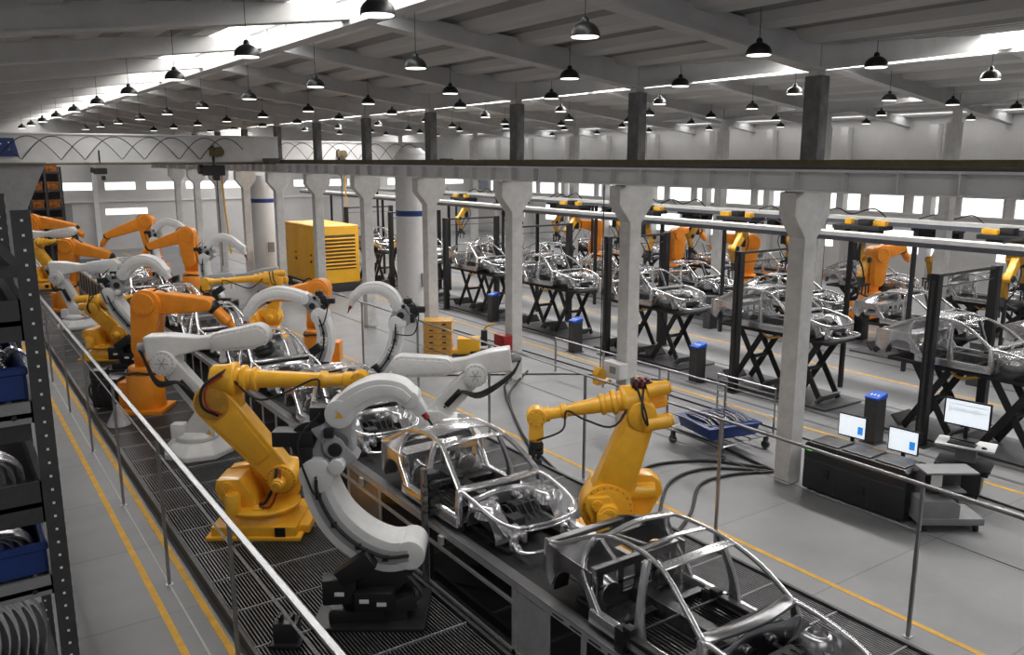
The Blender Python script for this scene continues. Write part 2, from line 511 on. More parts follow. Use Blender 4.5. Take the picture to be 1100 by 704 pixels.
# ================================================================== OVERHEAD CRANES
def crane(y, x0, x1, label, hoists, leg=None, group='overhead cranes'):
    t = thing('overhead_crane', label, 'crane', (0, y, 0), 0, group)
    m = MB().bb(x0, x1, -.16, .16, 5.93, 6.90); m.bb(x0, x1, -.24, .24, 6.90, 6.96); m.bb(x0, x1, -.24, .24, 5.89, 5.93)
    m.build('girder', 'beam_white', t, bevel=.01, seg=1)
    MB().bb(x0+.2, x1-.2, -.40, -.26, 5.80, 5.86).build('conductor_rail', 'busbar', t)
    e = MB().bb(x1-.7, x1-.2, -.9, .9, 5.85, 6.05); e.build('end_carriage', 'dark_steel', t)
    f = MB(); pts = []; n = int((x1-x0)/.09)
    for i in range(n):
        x = x0+.3+i*(x1-x0-2.6)/n; pts.append((x, -.34, 5.98+.86*abs(math.sin(x*1.5))))
    f.tube(pts, .016, 5, 0)
    pts = [(p[0]+.8, -.37, p[2]) for i, p in enumerate(pts)]
    f.tube(pts, .018, 5, 0)
    f.build('festoon_cable', 'rubber', t)
    if leg:
        a, b = leg
        MB().prism([(a, 5.89), (b, 5.89), (b-.25, 5.4), (a+.95, 3.2), (a+.75, .1), (a+.2, .1)], -.3, .3, 'xz').build('leg', 'machine_grey', t, bevel=.02, seg=1)
    for hx, s in hoists:
        h = MB()
        h.use('black').box((hx, -.1, 5.56), (.85*s, .42*s, .42*s)); h.box((hx+.1, -.1, 5.3), (.25*s, .3*s, .3*s))
        h.box((hx, -.2, 6.1), (.1*s, .1, .9*s))
        h.cyl((hx-.6*s, -.1, 5.6), (hx-.4*s, -.1, 5.6), .2*s, n=12)
        h.build('hoist', None, t, bevel=.02, seg=1)
        if s > .8:
            MB().box((hx+.06, -.3, 6.3), (.42, .2, .34)).cyl((hx+.2, -.45, 6.3), (hx+.2, -.15, 6.3), .2, n=14).build('hoist_motor', 'busbar', t, bevel=.02)
            MB().tube([(hx+.32, -.1, 5.4), (hx+.36, -.1, 4.2), (hx+.5, -.1, 2.1)], .035, 6, 3).build('hanging_cable', 'gen_yellow', t)
            MB().cyl((hx+.1, -.15, 5.4), (hx+.12, -.15, 1.6), .02, n=6).build('load_rope', 'rubber', t)
    return t
cr = crane(36.0, 1.4, 12.5, 'white overhead crane girder with zigzag cable and black hoist, at the left end', [(5.5, .55), (9.75, 1.)], leg=(1.5, 3.7))
MB().prism([(2.0, 6.1), (2.84, 6.1), (2.72, 6.76), (2.0, 6.76)], -.33, -.30, 'xz').build('blue_sign', 'blue', cr)
d = MB()
for x, z in ((2.55, 6.35), (2.3, 6.55), (2.55, 6.6)): d.cyl((x, -.36, z), (x, -.33, z), .03, n=8)
d.build('sign_stud', 'label_white', cr)
crane(43.9, 13.2, 25.6, 'pale overhead crane girder beyond the dark column tops, middle bay', [(18.6, 1.)])
crane(52.0, 13.2, 25.6, 'distant pale crane girder with zigzag cable, middle bay', [(16.2, .6)])

# ================================================================== WALKWAY GRATING
def grating(x0, x1, y0, y1, label, step):
    t = thing('floor_grating', label, 'grating', (0, 0, 0))
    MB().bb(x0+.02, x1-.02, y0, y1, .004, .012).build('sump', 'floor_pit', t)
    n = int((x1-x0)/step); B = MB()
    for i in range(n+1):
        x = x0+.04+i*(x1-x0-.08)/n; B.bb(x-.008, x+.008, y0, y1, .055, .105)
    b = B.build('bearing_bars', 'grating', t, shade=False); b['kind'] = 'stuff'
    C = MB(); y = y0
    while y <= y1: C.bb(x0, x1, y-.014, y+.014, .06, .112); y += .98
    c = C.build('cross_bars', 'machine_grey', t, shade=False)
    MB().bb(x0-.05, x0, y0, y1, .0, .16).bb(x1, x1+.05, y0, y1, 0, .14).build('edge_beam', 'dark_steel', t)
    return t
grating(2.66, 5.12, 3.6, 44, 'dark steel grating walkway between the left railing and the conveyor', .046)
grating(7.12, 9.32, 3.0, 15.0, 'dark steel grating beside the conveyor at the near right', .046)

# ================================================================== CONVEYOR
def conveyor():
    t = thing('assembly_conveyor', 'long conveyor with black belt top and silver framed side panels carrying the car bodies', 'conveyor', (0, 0, 0))
    X0, X1, Y0, Y1 = 5.3, 7.0, 2.6, 48
    MB().bb(X0+.06, X1-.06, Y0, Y1, .02, .90).build('core', 'machine_black', t)
    MB().bb(X0+.16, X1-.16, Y0, Y1, .90, .955).build('belt', 'black_soft', t)
    fr = MB()
    for x in (X0, X1-.14):
        fr.bb(x, x+.14, Y0, Y1, .90, 1.0); fr.bb(x, x+.05, Y0, Y1, .02, .09)
    ys = [4.2, 5.4, 6.35, 7.0, 7.68, 9.85, 11.4, 12.6, 13.6, 14.6]
    y = 15.4
    while y < 48: ys.append(y); y += .82
    for yy in ys:
        for x in (X0, X1-.05): fr.bb(x, x+.05, yy-.045, yy+.045, .02, .92)
    fr.bb(X0-.01, X0+.04, 7.68, 14.6, .68, .74)
    sl = MB()
    for k in range(6): sl.bb(X0-.004, X0+.02, 6.1+k*.32-1.0, 6.3+k*.32-1.0, .935, .955)
    fr.build('frame', 'alu', t, bevel=.006, seg=1, extra=sl, xmat='black')
    b = MB()
    b.bb(X0-.005, X0+.16, Y0, Y1, 1.0, 1.012)
    b.build('top_edge', 'rail_steel', t)
    warm = {7.0: 'alu', 9.85: 'panel_smoked', 11.4: 'panel_warm', 13.6: 'panel_warm'}
    ys2 = ys
    for a, c in zip(ys2[:-1], ys2[1:]):
        if a > 30: break
        mt = warm.get(a, 'panel_smoked')
        if a == 7.68: mt = 'panel_smoked'
        MB().bb(X0+.012, X0+.03, a+.05, c-.05, .1, .88).build('side_panel', mt, t)
    for yy in (9.4, 12.0): MB().bb(X0-.05, X0, yy-.05, yy+.05, .80, .92).build('bracket', 'alu', t)
    return t
conveyor()

# ================================================================== CAR BODIES
def arc_z(y):
    return .06 + (math.sqrt(max(0, .35**2-(y-1.32)**2)) if abs(y-1.32) < .35 else 0)
def car_body(label, roof=True, skin='body_steel', frame='chrome', floor='floor_press', name='car_body', tail=True):
    t = thing(name, label, 'car body')
    # local: nose toward -y, sills at z 0
    A = (.655, -.56, .53); rail = [(.655, -.56, .53), (.60, -.22, .76), (.52, .12, .915), (.49, .5, .965), (.505, .95, .935), (.56, 1.3, .80), (.63, 1.62, .62), (.65, 1.78, .585)]
    for s in (-1, 1):
        X = lambda p: (p[0]*s, p[1], p[2])
        m = MB(); kf = 1. if roof else .72
        m.strip([X(p) for p in rail], [q*kf for q in (.075, .07, .065, .065, .07, .08, .08)], [q*kf for q in (.06, .055, .05, .055, .06, .08, .06)])
        m.strip([X(p) for p in [(.71, -.66, .10), (.715, 0, .085), (.715, .95, .085)]], .10, .15)
        m.strip([X(p) for p in [(.70, -.62, .08), (.70, -.62, .3), (.665, -.58, .53)]], .07, [.13, .10, .08], side=(1, 0, 0))
        m.strip([X(p) for p in [(.71, .20, .12), (.705, .22, .35), (.64, .27, .62), (.525, .32, .93)]], .06, [.16, .10, .075, .07])
        # curved rear door post round the wheel arch
        m.strip([X(p) for p in [(.71, .86, .10), (.715, .98, .30), (.70, 1.12, .50), (.62, 1.18, .68), (.545, 1.12, .86)]], .05, [.12, .08, .06, .06, .06])
        m.build('side_frame', frame, t, bevel=.012, seg=2, angle=50)
        # quarter panel
        rows = []
        for j in range(6):
            f = j/5; r = []
            for i in range(19):
                y = .98+i*(2.0-.98)/18
                zt = .55 + .03*i/18 - .05*max(0, (i-14)/4)**2; zb = max(arc_z(y), .06+.10*max(0, (i-12)/6))
                z = zb+(zt-zb)*f
                xx = .735 - .10*max(0, (z-.25))**1.3 - .14*max(0, (y-1.45)/.55)**2
                r.append((xx*s, y, z))
            rows.append(r)
        q = MB().grid(rows, .02, (-s, 0, 0))
        # C pillar sail
        rr = []
        for j in range(4):
            f = j/3; r = []
            for i in range(7):
                g = i/6; y = 1.14+g*.62
                lo = Vector((.70*s, y, .55+.03*g)); k = g*3
                up = Vector(catmull([(.545*s, 1.12, .88), (.575*s, 1.32, .79), (.63*s, 1.6, .64), (.655*s, 1.77, .60)], 4)[min(12, int(g*12))])
                r.append(lo.lerp(up, f))
            rr.append(r)
        q.grid(rr, .02, (-s, 0, 0))
        # rear wheel house
        q.grid([[(xx*s, 1.32+.345*math.cos(PI*k/12), .05+.345*math.sin(PI*k/12)) for k in range(13)] for xx in (.48, .58, .70)], .012, (0, 0, -1))
        q.build('quarter_panel', skin, t, angle=60)
        # strut tower and inner wing
        n = MB()
        n.lathe((.47*s, -1.02, .28), (0, 0, 1), [(0, .20), (.08, .17), (.14, .15), (.165, .12), (.165, .10), (.13, .09), (.13, .045)], 24)
        n.grid([[(xx*s, -1.05+.36*math.cos(PI*k/12), .04+.33*math.sin(PI*k/12)) for k in range(13)] for xx in (.36, .5, .62)], .012, (0, 0, -1))
        n.bb(.30*s-.03, .30*s+.03, -1.62, -.62, .08, .20)
        rows = [[((.44+.2*f)*s, y, .10+.30*f+.04*math.sin(y*9)) for f in (0, .35, .7, 1)] for y in [-1.45+.1*i for i in range(9)]]
        n.grid(rows, .02, (0, 0, -1))
        n.build('strut_tower', skin, t, angle=50)
        # wing rail
        w_ = MB().tube([X(p) for p in [(.655, -.56, .53), (.66, -.9, .50), (.645, -1.25, .44), (.60, -1.5, .38), (.48, -1.66, .34), (.36, -1.70, .335)]], .03, 8)
        w_.tube([X(p) for p in [(.30, -.7, .14), (.34, -1.3, .12), (.46, -1.62, .10)]], .035, 8)
        w_.strip([X(p) for p in [(.60, -1.5, .37), (.5, -1.6, .22), (.44, -1.62, .08)]], .07, .03)
        w_.build('wing_rail', frame, t, angle=50)
    # roof bows
    m = MB()
    m.strip([(-.53, .15, .905), (-.3, .09, .95), (0, .07, .965), (.3, .09, .95), (.53, .15, .905)], .13, .022, side=(0, 1, 0))
    for i in range(15): m.cyl((-.42+.06*i, .085+.12*(-.42+.06*i)**2, .955-.10*(-.42+.06*i)**2), (-.42+.06*i, .085+.12*(-.42+.06*i)**2, .985-.10*(-.42+.06*i)**2), .012, n=8)
    m.strip([(-.53, .98, .925), (0, 1.02, .965), (.53, .98, .925)], .07, .03, side=(0, 1, 0))
    m.strip([(-.50, .48, .955), (0, .46, 1.0), (.50, .48, .955)], .06, .025, side=(0, 1, 0))
    m.build('roof_bow', frame if roof else 'bright_steel', t, bevel=.006, seg=1)
    if roof:
        rows = [[(x, .5+(.5*j/5), .955+.045*(1-(x/.5)**2)-.03*(j/5)**2) for x in [-.5+i*.1 for i in range(11)]] for j in range(6)]
        MB().grid(rows, .02).build('roof_panel', frame, t)
    # floor pan with ribs and tunnel
    f = MB().bb(-.68, .68, -.62, 1.0, .02, .05)
    f.prism([(-.13, .05), (.13, .05), (.08, .20), (-.08, .20)], -.62, 1.0, 'xz')
    for i in range(9):
        for s in (-1, 1): f.box((s*(.19+.052*i), .12, .062), (.022, 1.1, .02))
    for y in (-.25, .62): f.bb(-.66, .66, y-.05, y+.05, .05, .13)
    f.build('floor_pan', floor, t, bevel=.004, seg=1)
    # rear bulkhead, parcel shelf, tail
    b = MB()
    b.bb(-.62, .62, 1.0, 1.03, .05, .18); b.bb(-.62, .62, 1.0, 1.03, .46, .55)
    for x in (-.56, -.26, 0, .26, .56): b.bb(x-.045, x+.045, 1.0, 1.03, .15, .48)
    b.bb(-.6, .6, 1.0, 1.03, .29, .33)
    if roof: b.bb(-.64, .64, 1.0, 1.34, .53, .56)
    else:
        b.bb(-.64, .64, 1.0, 1.08, .53, .56); b.bb(-.60, .60, 1.5, 1.58, .56, .59); b.strip([(-.3, 1.05, .55), (-.1, 1.54, .58)], .05, .02, side=(1, 0, 0)); b.strip([(.3, 1.05, .55), (.1, 1.54, .58)], .05, .02, side=(1, 0, 0))
    for s in (-1, 1): b.lathe((s*.42, .97, .22), (0, 1, 0), [(0, .14), (.2, .17)], 16)
    b.build('rear_bulkhead', 'bright_steel' if roof else 'body_dull', t, bevel=.006, seg=1)
    if tail:
        k = MB()
        k.bb(-.58, .58, 1.93, 1.97, .14, .40); k.bb(-.58, .58, 1.88, 1.98, .47, .53)
        k.bb(-.47, .47, 1.1, 1.95, .12, .15)
        for s in (-1, 1): k.bb(s*.5-.08, s*.5+.08, 1.92, 1.98, .34, .50)
        k.build('tail_panel', 'body_dull', t, bevel=.008, seg=1)
    # firewall, cowl, dash
    c = MB()
    rows = [[(x, -.66+.05*math.cos(x*6)+.03*math.sin(z*14), z) for x in [-.6+i*.1 for i in range(13)]] for z in (.06, .16, .26, .36, .44)]
    c.grid(rows, .02, (0, 1, 0))
    c.strip([(-.64, -.56, .52), (0, -.66, .545), (.64, -.56, .52)], .15, .04, side=(0, 1, 0))
    for x in (-.4, -.15, .2, .42): c.lathe((x, -.72, .3), (0, 1, 0), [(0, .05), (.06, .06)], 12)
    c.build('firewall', skin if roof else 'body_dull', t, bevel=.004, seg=1, angle=50)
    MB().bb(-.6, .6, -.47, -.41, .40, .45).box((.3, -.44, .33), (.26, .06, .16)).build('dash_beam', 'black_soft', t, bevel=.01)
    # front frame: perforated upper bar and lower ring
    g = MB().use(frame)
    g.tube([(-.36, -1.70, .335), (0, -1.75, .335), (.36, -1.70, .335)], .02, 8)
    g.tube([(-.36, -1.70, .275), (0, -1.75, .275), (.36, -1.70, .275)], .016, 8)
    for i in range(13):
        x = -.34+.68*i/12; g.bb(x-.014, x+.014, -1.745+.35*x*x, -1.72+.35*x*x, .275, .335)
    g.tube([(-.46, -1.60, .10), (-.52, -1.8, .08), (-.38, -1.92, .075), (0, -1.96, .075), (.38, -1.92, .075), (.52, -1.8, .08), (.46, -1.60, .10)], .028, 8)
    g.tube([(-.40, -1.62, .06), (-.40, -1.9, .05), (.40, -1.9, .05), (.40, -1.62, .06)], .018, 8, 2)
    for s in (-1, 1): g.bb(s*.47-.05, s*.47+.05, -1.64, -1.58, .02, .36)
    g.build('front_frame', None, t, angle=50)
    e = MB()
    e.box((0, -1.15, .12), (.7, .5, .1)).box((.1, -.95, .24), (.34, .18, .16)).box((-.2, -1.25, .22), (.2, .2, .14))
    for i in range(6): e.tube([(-.35+.13*i, -.8, .2), (-.3+.12*i, -1.0, .34), (-.28+.1*i, -1.3, .2)], .012, 5)
    e.build('engine_bay_fittings', 'black_soft', t, bevel=.01, seg=1)
    return t

def skid(label, loc):
    """carrier that holds a body on the belt"""
    t = thing('body_carrier', label, 'carrier', loc)
    m = MB()
    for s in (-1, 1):
        m.box((s*.45, 0, .035), (.09, 3.0, .06))
    for y in (-1.1, .0, .95): m.box((0, y, .03), (1.1, .08, .05))
    m.build('runner', 'black_soft', t, bevel=.008, seg=1)
    p = MB()
    for s in (-1, 1):
        for y in (-.5, .85): p.box((s*.62, y, .05), (.10, .12, .09)).cyl((s*.62, y, .08), (s*.62, y, .12), .02, n=8)
    p.build('locating_pin', 'dark_steel', t)
    return t

CX = 6.15
c1 = car_body('nearest bare car body at the bottom edge, open roof arches, dull steel', roof=False, skin='body_dull', frame='bright_steel')
c1.location = (CX, 5.42, 1.06)
c2 = car_body('shining bare sedan body with its nose frame beside the big yellow robot', roof=True)
c2.location = (CX, 9.83, 1.06)
remember(c2)
wheres = ['behind the shining one at the yellow robot', 'under the white plate-jointed robot arm', 'between the orange robot and the curved white arms', 'far up the line below the orange arms', 'among the far robots', 'at the far end of the line']
ys = [14.3, 18.75, 23.2, 27.65, 32.1, 36.6]
for y, d in zip(ys, wheres):
    dup(c2, (CX, y, 1.06), 0, 'bare metal car body on the conveyor, %s' % d, 'car bodies on the conveyor')
for i, y in enumerate([5.42, 9.83]+ys[:3]):
    skid('black carrier frame under the %s car body on the conveyor' % ORD[i], (CX, y, .955))

# clamping fixture beside the near car bodies
def fixture(y, label, h=.75, x=5.36):
    t = thing('clamp_tower', label, 'fixture', (x, y, 0))
    MB().box((-.09, 0, .9), (.07, .09, 1.72)).build('post', 'rail_steel', t, bevel=.006, seg=1)
    m = MB()
    for k in range(5): m.box((.03+.012*(k % 2), 0.02*(k % 3), 1.12+.13*k), (.17, .22, .10))
    m.box((.3, 0, 1.5), (.5, .06, .06)); m.box((.15, .1, 1.3), (.3, .04, .04))
    m.build('clamp_block', 'machine_black', t, bevel=.012, seg=1)
    for k in range(4): MB().cyl((-.08, -.06, 1.14+.13*k), (-.13, -.06, 1.14+.13*k), .03, n=10).build('connector', 'dark_steel', t)
    return t
fixture(9.85, 'silver post with stacked black clamps beside the shining sedan body')
fixture(13.9, 'black clamp tower on the conveyor edge below the near yellow forearm')
def cross_fixture():
    t = thing('seat_fixture', 'black rod frame with end blocks reaching across the nearest car body', 'fixture', (CX, 5.4, 0))
    m = MB()
    m.box((-.76, .02, 1.22), (.10, .9, .07)); m.box((.55, .1, 1.26), (.09, .8, .07))
    m.box((0, -.38, 1.25), (1.5, .03, .03)); m.box((0, .3, 1.25), (1.4, .03, .03))
    m.build('frame', 'machine_black', t, bevel=.01, seg=1)
    for x, y in ((-.76, .42), (-.76, -.42), (.55, .45), (.55, -.3)):
        MB().box((x, y, 1.13), (.13, .13, .3)).box((x, y-.1, 1.28), (.1, .12, .1)).build('clamp_block', 'black', t, bevel=.012)
cross_fixture()

# ================================================================== ROBOTS
def hull(p0, r0, p1, r1, n=10):
    a = math.atan2(p1[1]-p0[1], p1[0]-p0[0]); out = []
    for k in range(n+1):
        q = a+PI/2+PI*k/n; out.append((p0[0]+r0*math.cos(q), p0[1]+r0*math.sin(q)))
    for k in range(n+1):
        q = a-PI/2+PI*k/n; out.append((p1[0]+r1*math.cos(q), p1[1]+r1*math.sin(q)))
    return out
def bolts(m, c, y, r, n, br=.014, h=.02):
    s = 1 if y > 0 else -1
    for k in range(n):
        q = 2*PI*k/n; x, z = c[0]+r*math.cos(q), c[1]+r*math.sin(q)
        m.cyl((x, y, z), (x, y+s*h, z), br, n=6)
def V3(p, y=0): return (p[0], y, p[1])
def lerp2(a, b, t): return (a[0]+(b[0]-a[0])*t, a[1]+(b[1]-a[1])*t)
def arc_link(m, pts, wid, y0, y1):
    P = catmull([V3(p) for p in pts], 6)
    m.strip([(p.x, (y0+y1)/2, p.z) for p in P], abs(y1-y0), wid, side=(0, 1, 0), smooth=0)

def robot_articulated(loc, phi, label, sh, el, f0, f1, tool=.42, body='yellow', plate=True, group='yellow robots', name='robot_arm', SB=1., ra=.20, rb=.22, gear=.25, motors=((-.28, .14), (-.30, -.12)), cw=None, box=.28, recess=False, red=False, fr=1.):
    """six-axis robot: slewing base, box lower arm, tubular forearm"""
    t = thing(name, label, 'robot', loc, math.radians(phi), group)
    dx = 1 if f1[0] > f0[0] else -1
    m = MB()
    m.box((0, 0, .13), (1.2*SB, 1.05*SB, .16)); m.box((.5*SB*dx, .1, .10), (.5*SB, .9*SB, .14)); m.box((0, 0, .03), (1.34*SB, 1.15*SB, .06))
    m.lathe((0, 0, .19), (0, 0, 1), [(0, .50*SB), (.10, .44*SB), (.14, .44*SB)], 32)
    m.build('base', body, t, bevel=.02)
    MB().box((.38*SB, -.54*SB, .13), (.16, .03, .16)).build('base_cover', 'black', t)
    m = MB()
    m.lathe((0, 0, .32), (0, 0, 1), [(0, .44*SB), (.03, .52*SB), (.07, .54*SB), (.10, .54*SB), (.13, .46*SB)], 36)
    g = gear
    m.prism([(-.40*SB, .42), (.46*SB, .42), (sh[0]+g*1.1, sh[1]-.10), (sh[0]+g*.9, sh[1]+g*.6), (sh[0]-g*.5, sh[1]+g*.9), (-.50*SB, .92), (-.56*SB, .78)], .16, .40, 'xz')
    m.prism([(-.44*SB, .42), (.0, .42), (-.05, .62), (-.22*SB, .92), (-.55*SB, .90), (-.58*SB, .74)], -.36, .2, 'xz')
    m.build('turntable', body, t, bevel=.03, angle=45)
    m = MB(); m.cyl((-.40*SB, -.36, .78), (-.40*SB, -.40, .78), .09*SB, n=18); bolts(m, (-.40*SB, .78), -.40, .06, 6)
    m.build('housing_cap', body, t)
    m = MB(); m.lathe((-.30*SB, -.46, .40), (0, 0, 1), [(0, .125), (.28, .125), (.30, .11), (.32, .11)], 20)
    m.build('slew_motor', body, t, angle=40)
    m = MB(); m.lathe((.04, -.42, .42), (0, 0, 1), [(0, .09), (.05, .09), (.08, .04)], 16); m.build('grease_cap', body, t, angle=40)
    # shoulder drive
    m = MB()
    m.cyl(V3(sh, .2), V3(sh, -.24), g, n=32); m.cyl(V3(sh, -.24), V3(sh, -.28), g*.82, n=32)
    m.cyl(V3(sh, -.28), V3(sh, -.50), g*.42, n=22); m.cyl(V3(sh, -.50), V3(sh, -.55), g*.34, n=20)
    b2 = MB(); bolts(b2, sh, -.24, g*.91, 22, .015); bolts(b2, sh, -.55, g*.22, 7, .012)
    m.build('shoulder_drive', body, t, angle=40, bevel=.008, extra=b2, xmat='yellow_worn')
    if cw:
        m = MB(); m.prism(cw, .02, .36, 'xz')
        m.build('counterweight', body, t, bevel=.05)
        c = cw[len(cw)//2]; MB().cyl((sh[0]+.18, -.02, c[1]-.16), (c[0]-.1, -.02, c[1]-.12), .13, n=18).build('balance_cylinder', body, t, bevel=.02)
    L = math.hypot(el[0]-sh[0], el[1]-sh[1]); nx, nz = -(el[1]-sh[1])/L, (el[0]-sh[0])/L
    def P(tt, w): c = lerp2(sh, el, tt); return (c[0]+nx*w, c[1]+nz*w)
    m = MB(); m.prism(hull(sh, ra, el, rb, 14), -.17, .17, 'xz')
    m.build('lower_arm', body, t, bevel=.035, seg=3)
    m = MB(); m.prism([P(.26, ra*.72), P(.84, rb*.72), P(.84, -rb*.72), P(.26, -ra*.72)], -.19, -.16, 'xz')
    m.build('arm_cover', body, t, bevel=.012)
    if recess:
        MB().cyl(V3(el, -.20), V3(el, -.168), rb*.86, n=32).build('elbow_disc', 'yellow_worn', t, bevel=.01)
    fx, fz = f1[0]-f0[0], f1[1]-f0[1]; FL = math.hypot(fx, fz); ux, uz = fx/FL, fz/FL
    m = MB()
    m.prism(hull(el, rb*.8, f0, .19), .0, .20, 'xz')
    if not recess: m.cyl(V3(el, -.22), V3(el, .24), rb*.95, n=26)
    m.lathe(V3((f0[0]-ux*.20, f0[1]-uz*.20)), (ux, 0, uz), [(0, .15*fr), (.04, .19*fr), (.26, .20*fr), (.34, .23*fr), (.40, .23*fr), (.42, .18*fr)], 24)
    if recess: m.box(((el[0]+f0[0])/2+ux*.28, 0, (el[1]+f0[1])/2-.06), (.16, .2, .44))
    m.build('elbow_housing', body, t, bevel=.008, seg=1, angle=45)
    for k, (a, b) in enumerate(motors):
        c = (f0[0]+ux*a*.5-uz*b, f0[1]+uz*a*.5+b); yy = (-.10, .10, -.16)[k % 3]
        e = (c[0]+ux*a*1.25, c[1]+uz*a*1.25)
        MB().cyl(V3(c, yy), V3(e, yy), .115*fr, n=18).cyl(V3(e, yy), V3((e[0]+ux*a*.12, e[1]+uz*a*.12), yy), .09*fr, n=16).build('axis_motor', body, t, bevel=.008, seg=1)
    F = FL-.10
    m = MB()
    m.lathe(V3(f0), (ux, 0, uz), [(.18, .16*fr), (.28, .15*fr), (.30, .19*fr), (.36, .19*fr), (.38, .15*fr), (.46, .14*fr), (.48, .165*fr), (.53, .165*fr), (.55, .125*fr),
            (F*.74, .092*fr), (F*.75, .118*fr), (F*.79, .118*fr), (F*.81, .09*fr), (F*.92, .09*fr), (F*.93, .115*fr), (F, .115*fr)], 24)
    m.build('forearm', body, t, angle=40)
    m = MB()
    m.cyl(V3(f1, -.13), V3(f1, .13), .15, n=24)
    m.bb(f1[0]-.11, f1[0]+.11, -.12, .12, f1[1]-box, f1[1])
    m.cyl((f1[0], 0, f1[1]-box-.06), (f1[0], 0, f1[1]-box), .08, n=16)
    b2 = MB(); bolts(b2, f1, -.13, .11, 8)
    m.build('wrist', body, t, bevel=.012, seg=2, angle=45, extra=b2, xmat='yellow_worn')
    if tool:
        gx, gz = f1[0], f1[1]-box-.06
        m = MB().cyl((gx, 0, gz), (gx, 0, gz-.10), .10, n=16)
        for s in (-1, 1):
            m.box((gx+s*.04, s*.05, gz-tool*.6), (.05, .05, tool*.8)); m.cyl((gx+.09*s, s*.04, gz-.04), (gx+.09*s, s*.04, gz-.22), .028, n=8)
        m.box((gx, 0, gz-tool*.5), (.2, .14, .05)); m.box((gx+.03, 0, gz-tool*.95), (.12, .1, .06))
        m.build('gripper', 'black_soft', t, bevel=.006, seg=1)
    hn = MB(); q = (f0[0]+ux*FL*.35, f0[1]+uz*FL*.35)
    if red:
        hn.tube([V3((sh[0]*.2, .52), -.40), V3((sh[0]-.2, sh[1]-.28), -.44), V3((sh[0]-.06, sh[1]), -.40), V3((sh[0]-.04, sh[1]+.22), -.30)], .026, 6)
        hn.build('cable_hose', 'rubber', t); hn = MB()
        hn.tube([V3((el[0]+.10, el[1]-.18), -.22), V3((el[0]-.10, el[1]+.0), -.32), V3((el[0]-.08, el[1]+.30), -.30), V3((f0[0]-ux*.0, f0[1]+.12), -.22), V3((f0[0]+.18, f0[1]+.22), -.05)], .026, 6)
        rd = MB().tube([V3((sh[0]*.2, .50), -.44), V3((sh[0]-.12, sh[1]-.34), -.48), V3((sh[0]+.02, sh[1]-.02), -.44), V3((sh[0]+.02, sh[1]+.22), -.33)], .018, 6)
        rd.build('red_hose', 'red', t); rd = MB()
        rd.tube([V3((el[0]+.16, el[1]-.16), -.22), V3((el[0]-.02, el[1]+.02), -.34), V3((el[0]-.02, el[1]+.30), -.32), V3((f0[0]+.06, f0[1]+.12), -.24)], .018, 6)
        rd.build('red_hose', 'red', t)
    else:
        hn.tube([V3((f0[0]-ux*.1, f0[1]+.22), -.1), V3((el[0]-.02, el[1]+.10), -.32), V3((el[0]+.06, el[1]-.10), -.34), V3((f0[0]-ux*.1, f0[1]-.1), -.34), V3((f0[0], f0[1]+.2), -.12)], .018, 6)
    hn.build('cable_hose', 'rubber', t); hn = MB()
    hn.tube([V3((f0[0], f0[1]+.20), -.1), V3((q[0]-ux*.2, q[1]-.24), -.28), V3((q[0]+ux*.25, q[1]-.16), -.26), V3((f0[0]+ux*FL*.70, f0[1]+uz*FL*.72+.05), -.16), V3((f0[0]+ux*FL*.74, f0[1]+uz*FL*.74-.22), -.22), V3((f1[0]+.02, f1[1]-box), -.14)], .017, 6)
    hn.build('cable_hose', 'rubber', t)
    if plate:
        m = MB().use('black'); m.box((f0[0]-ux*.08, 0, f0[1]+.24), (.30, .24, .10)); m.use('red')
        for k in range(3): m.box((f0[0]-ux*.08-.09+.09*k, -.125, f0[1]+.25), (.06, .02, .09)); m.box((f0[0]-ux*.08-.09+.09*k, 0, f0[1]+.30), (.05, .2, .03))
        m.build('junction_box', None, t, bevel=.01)
    return t

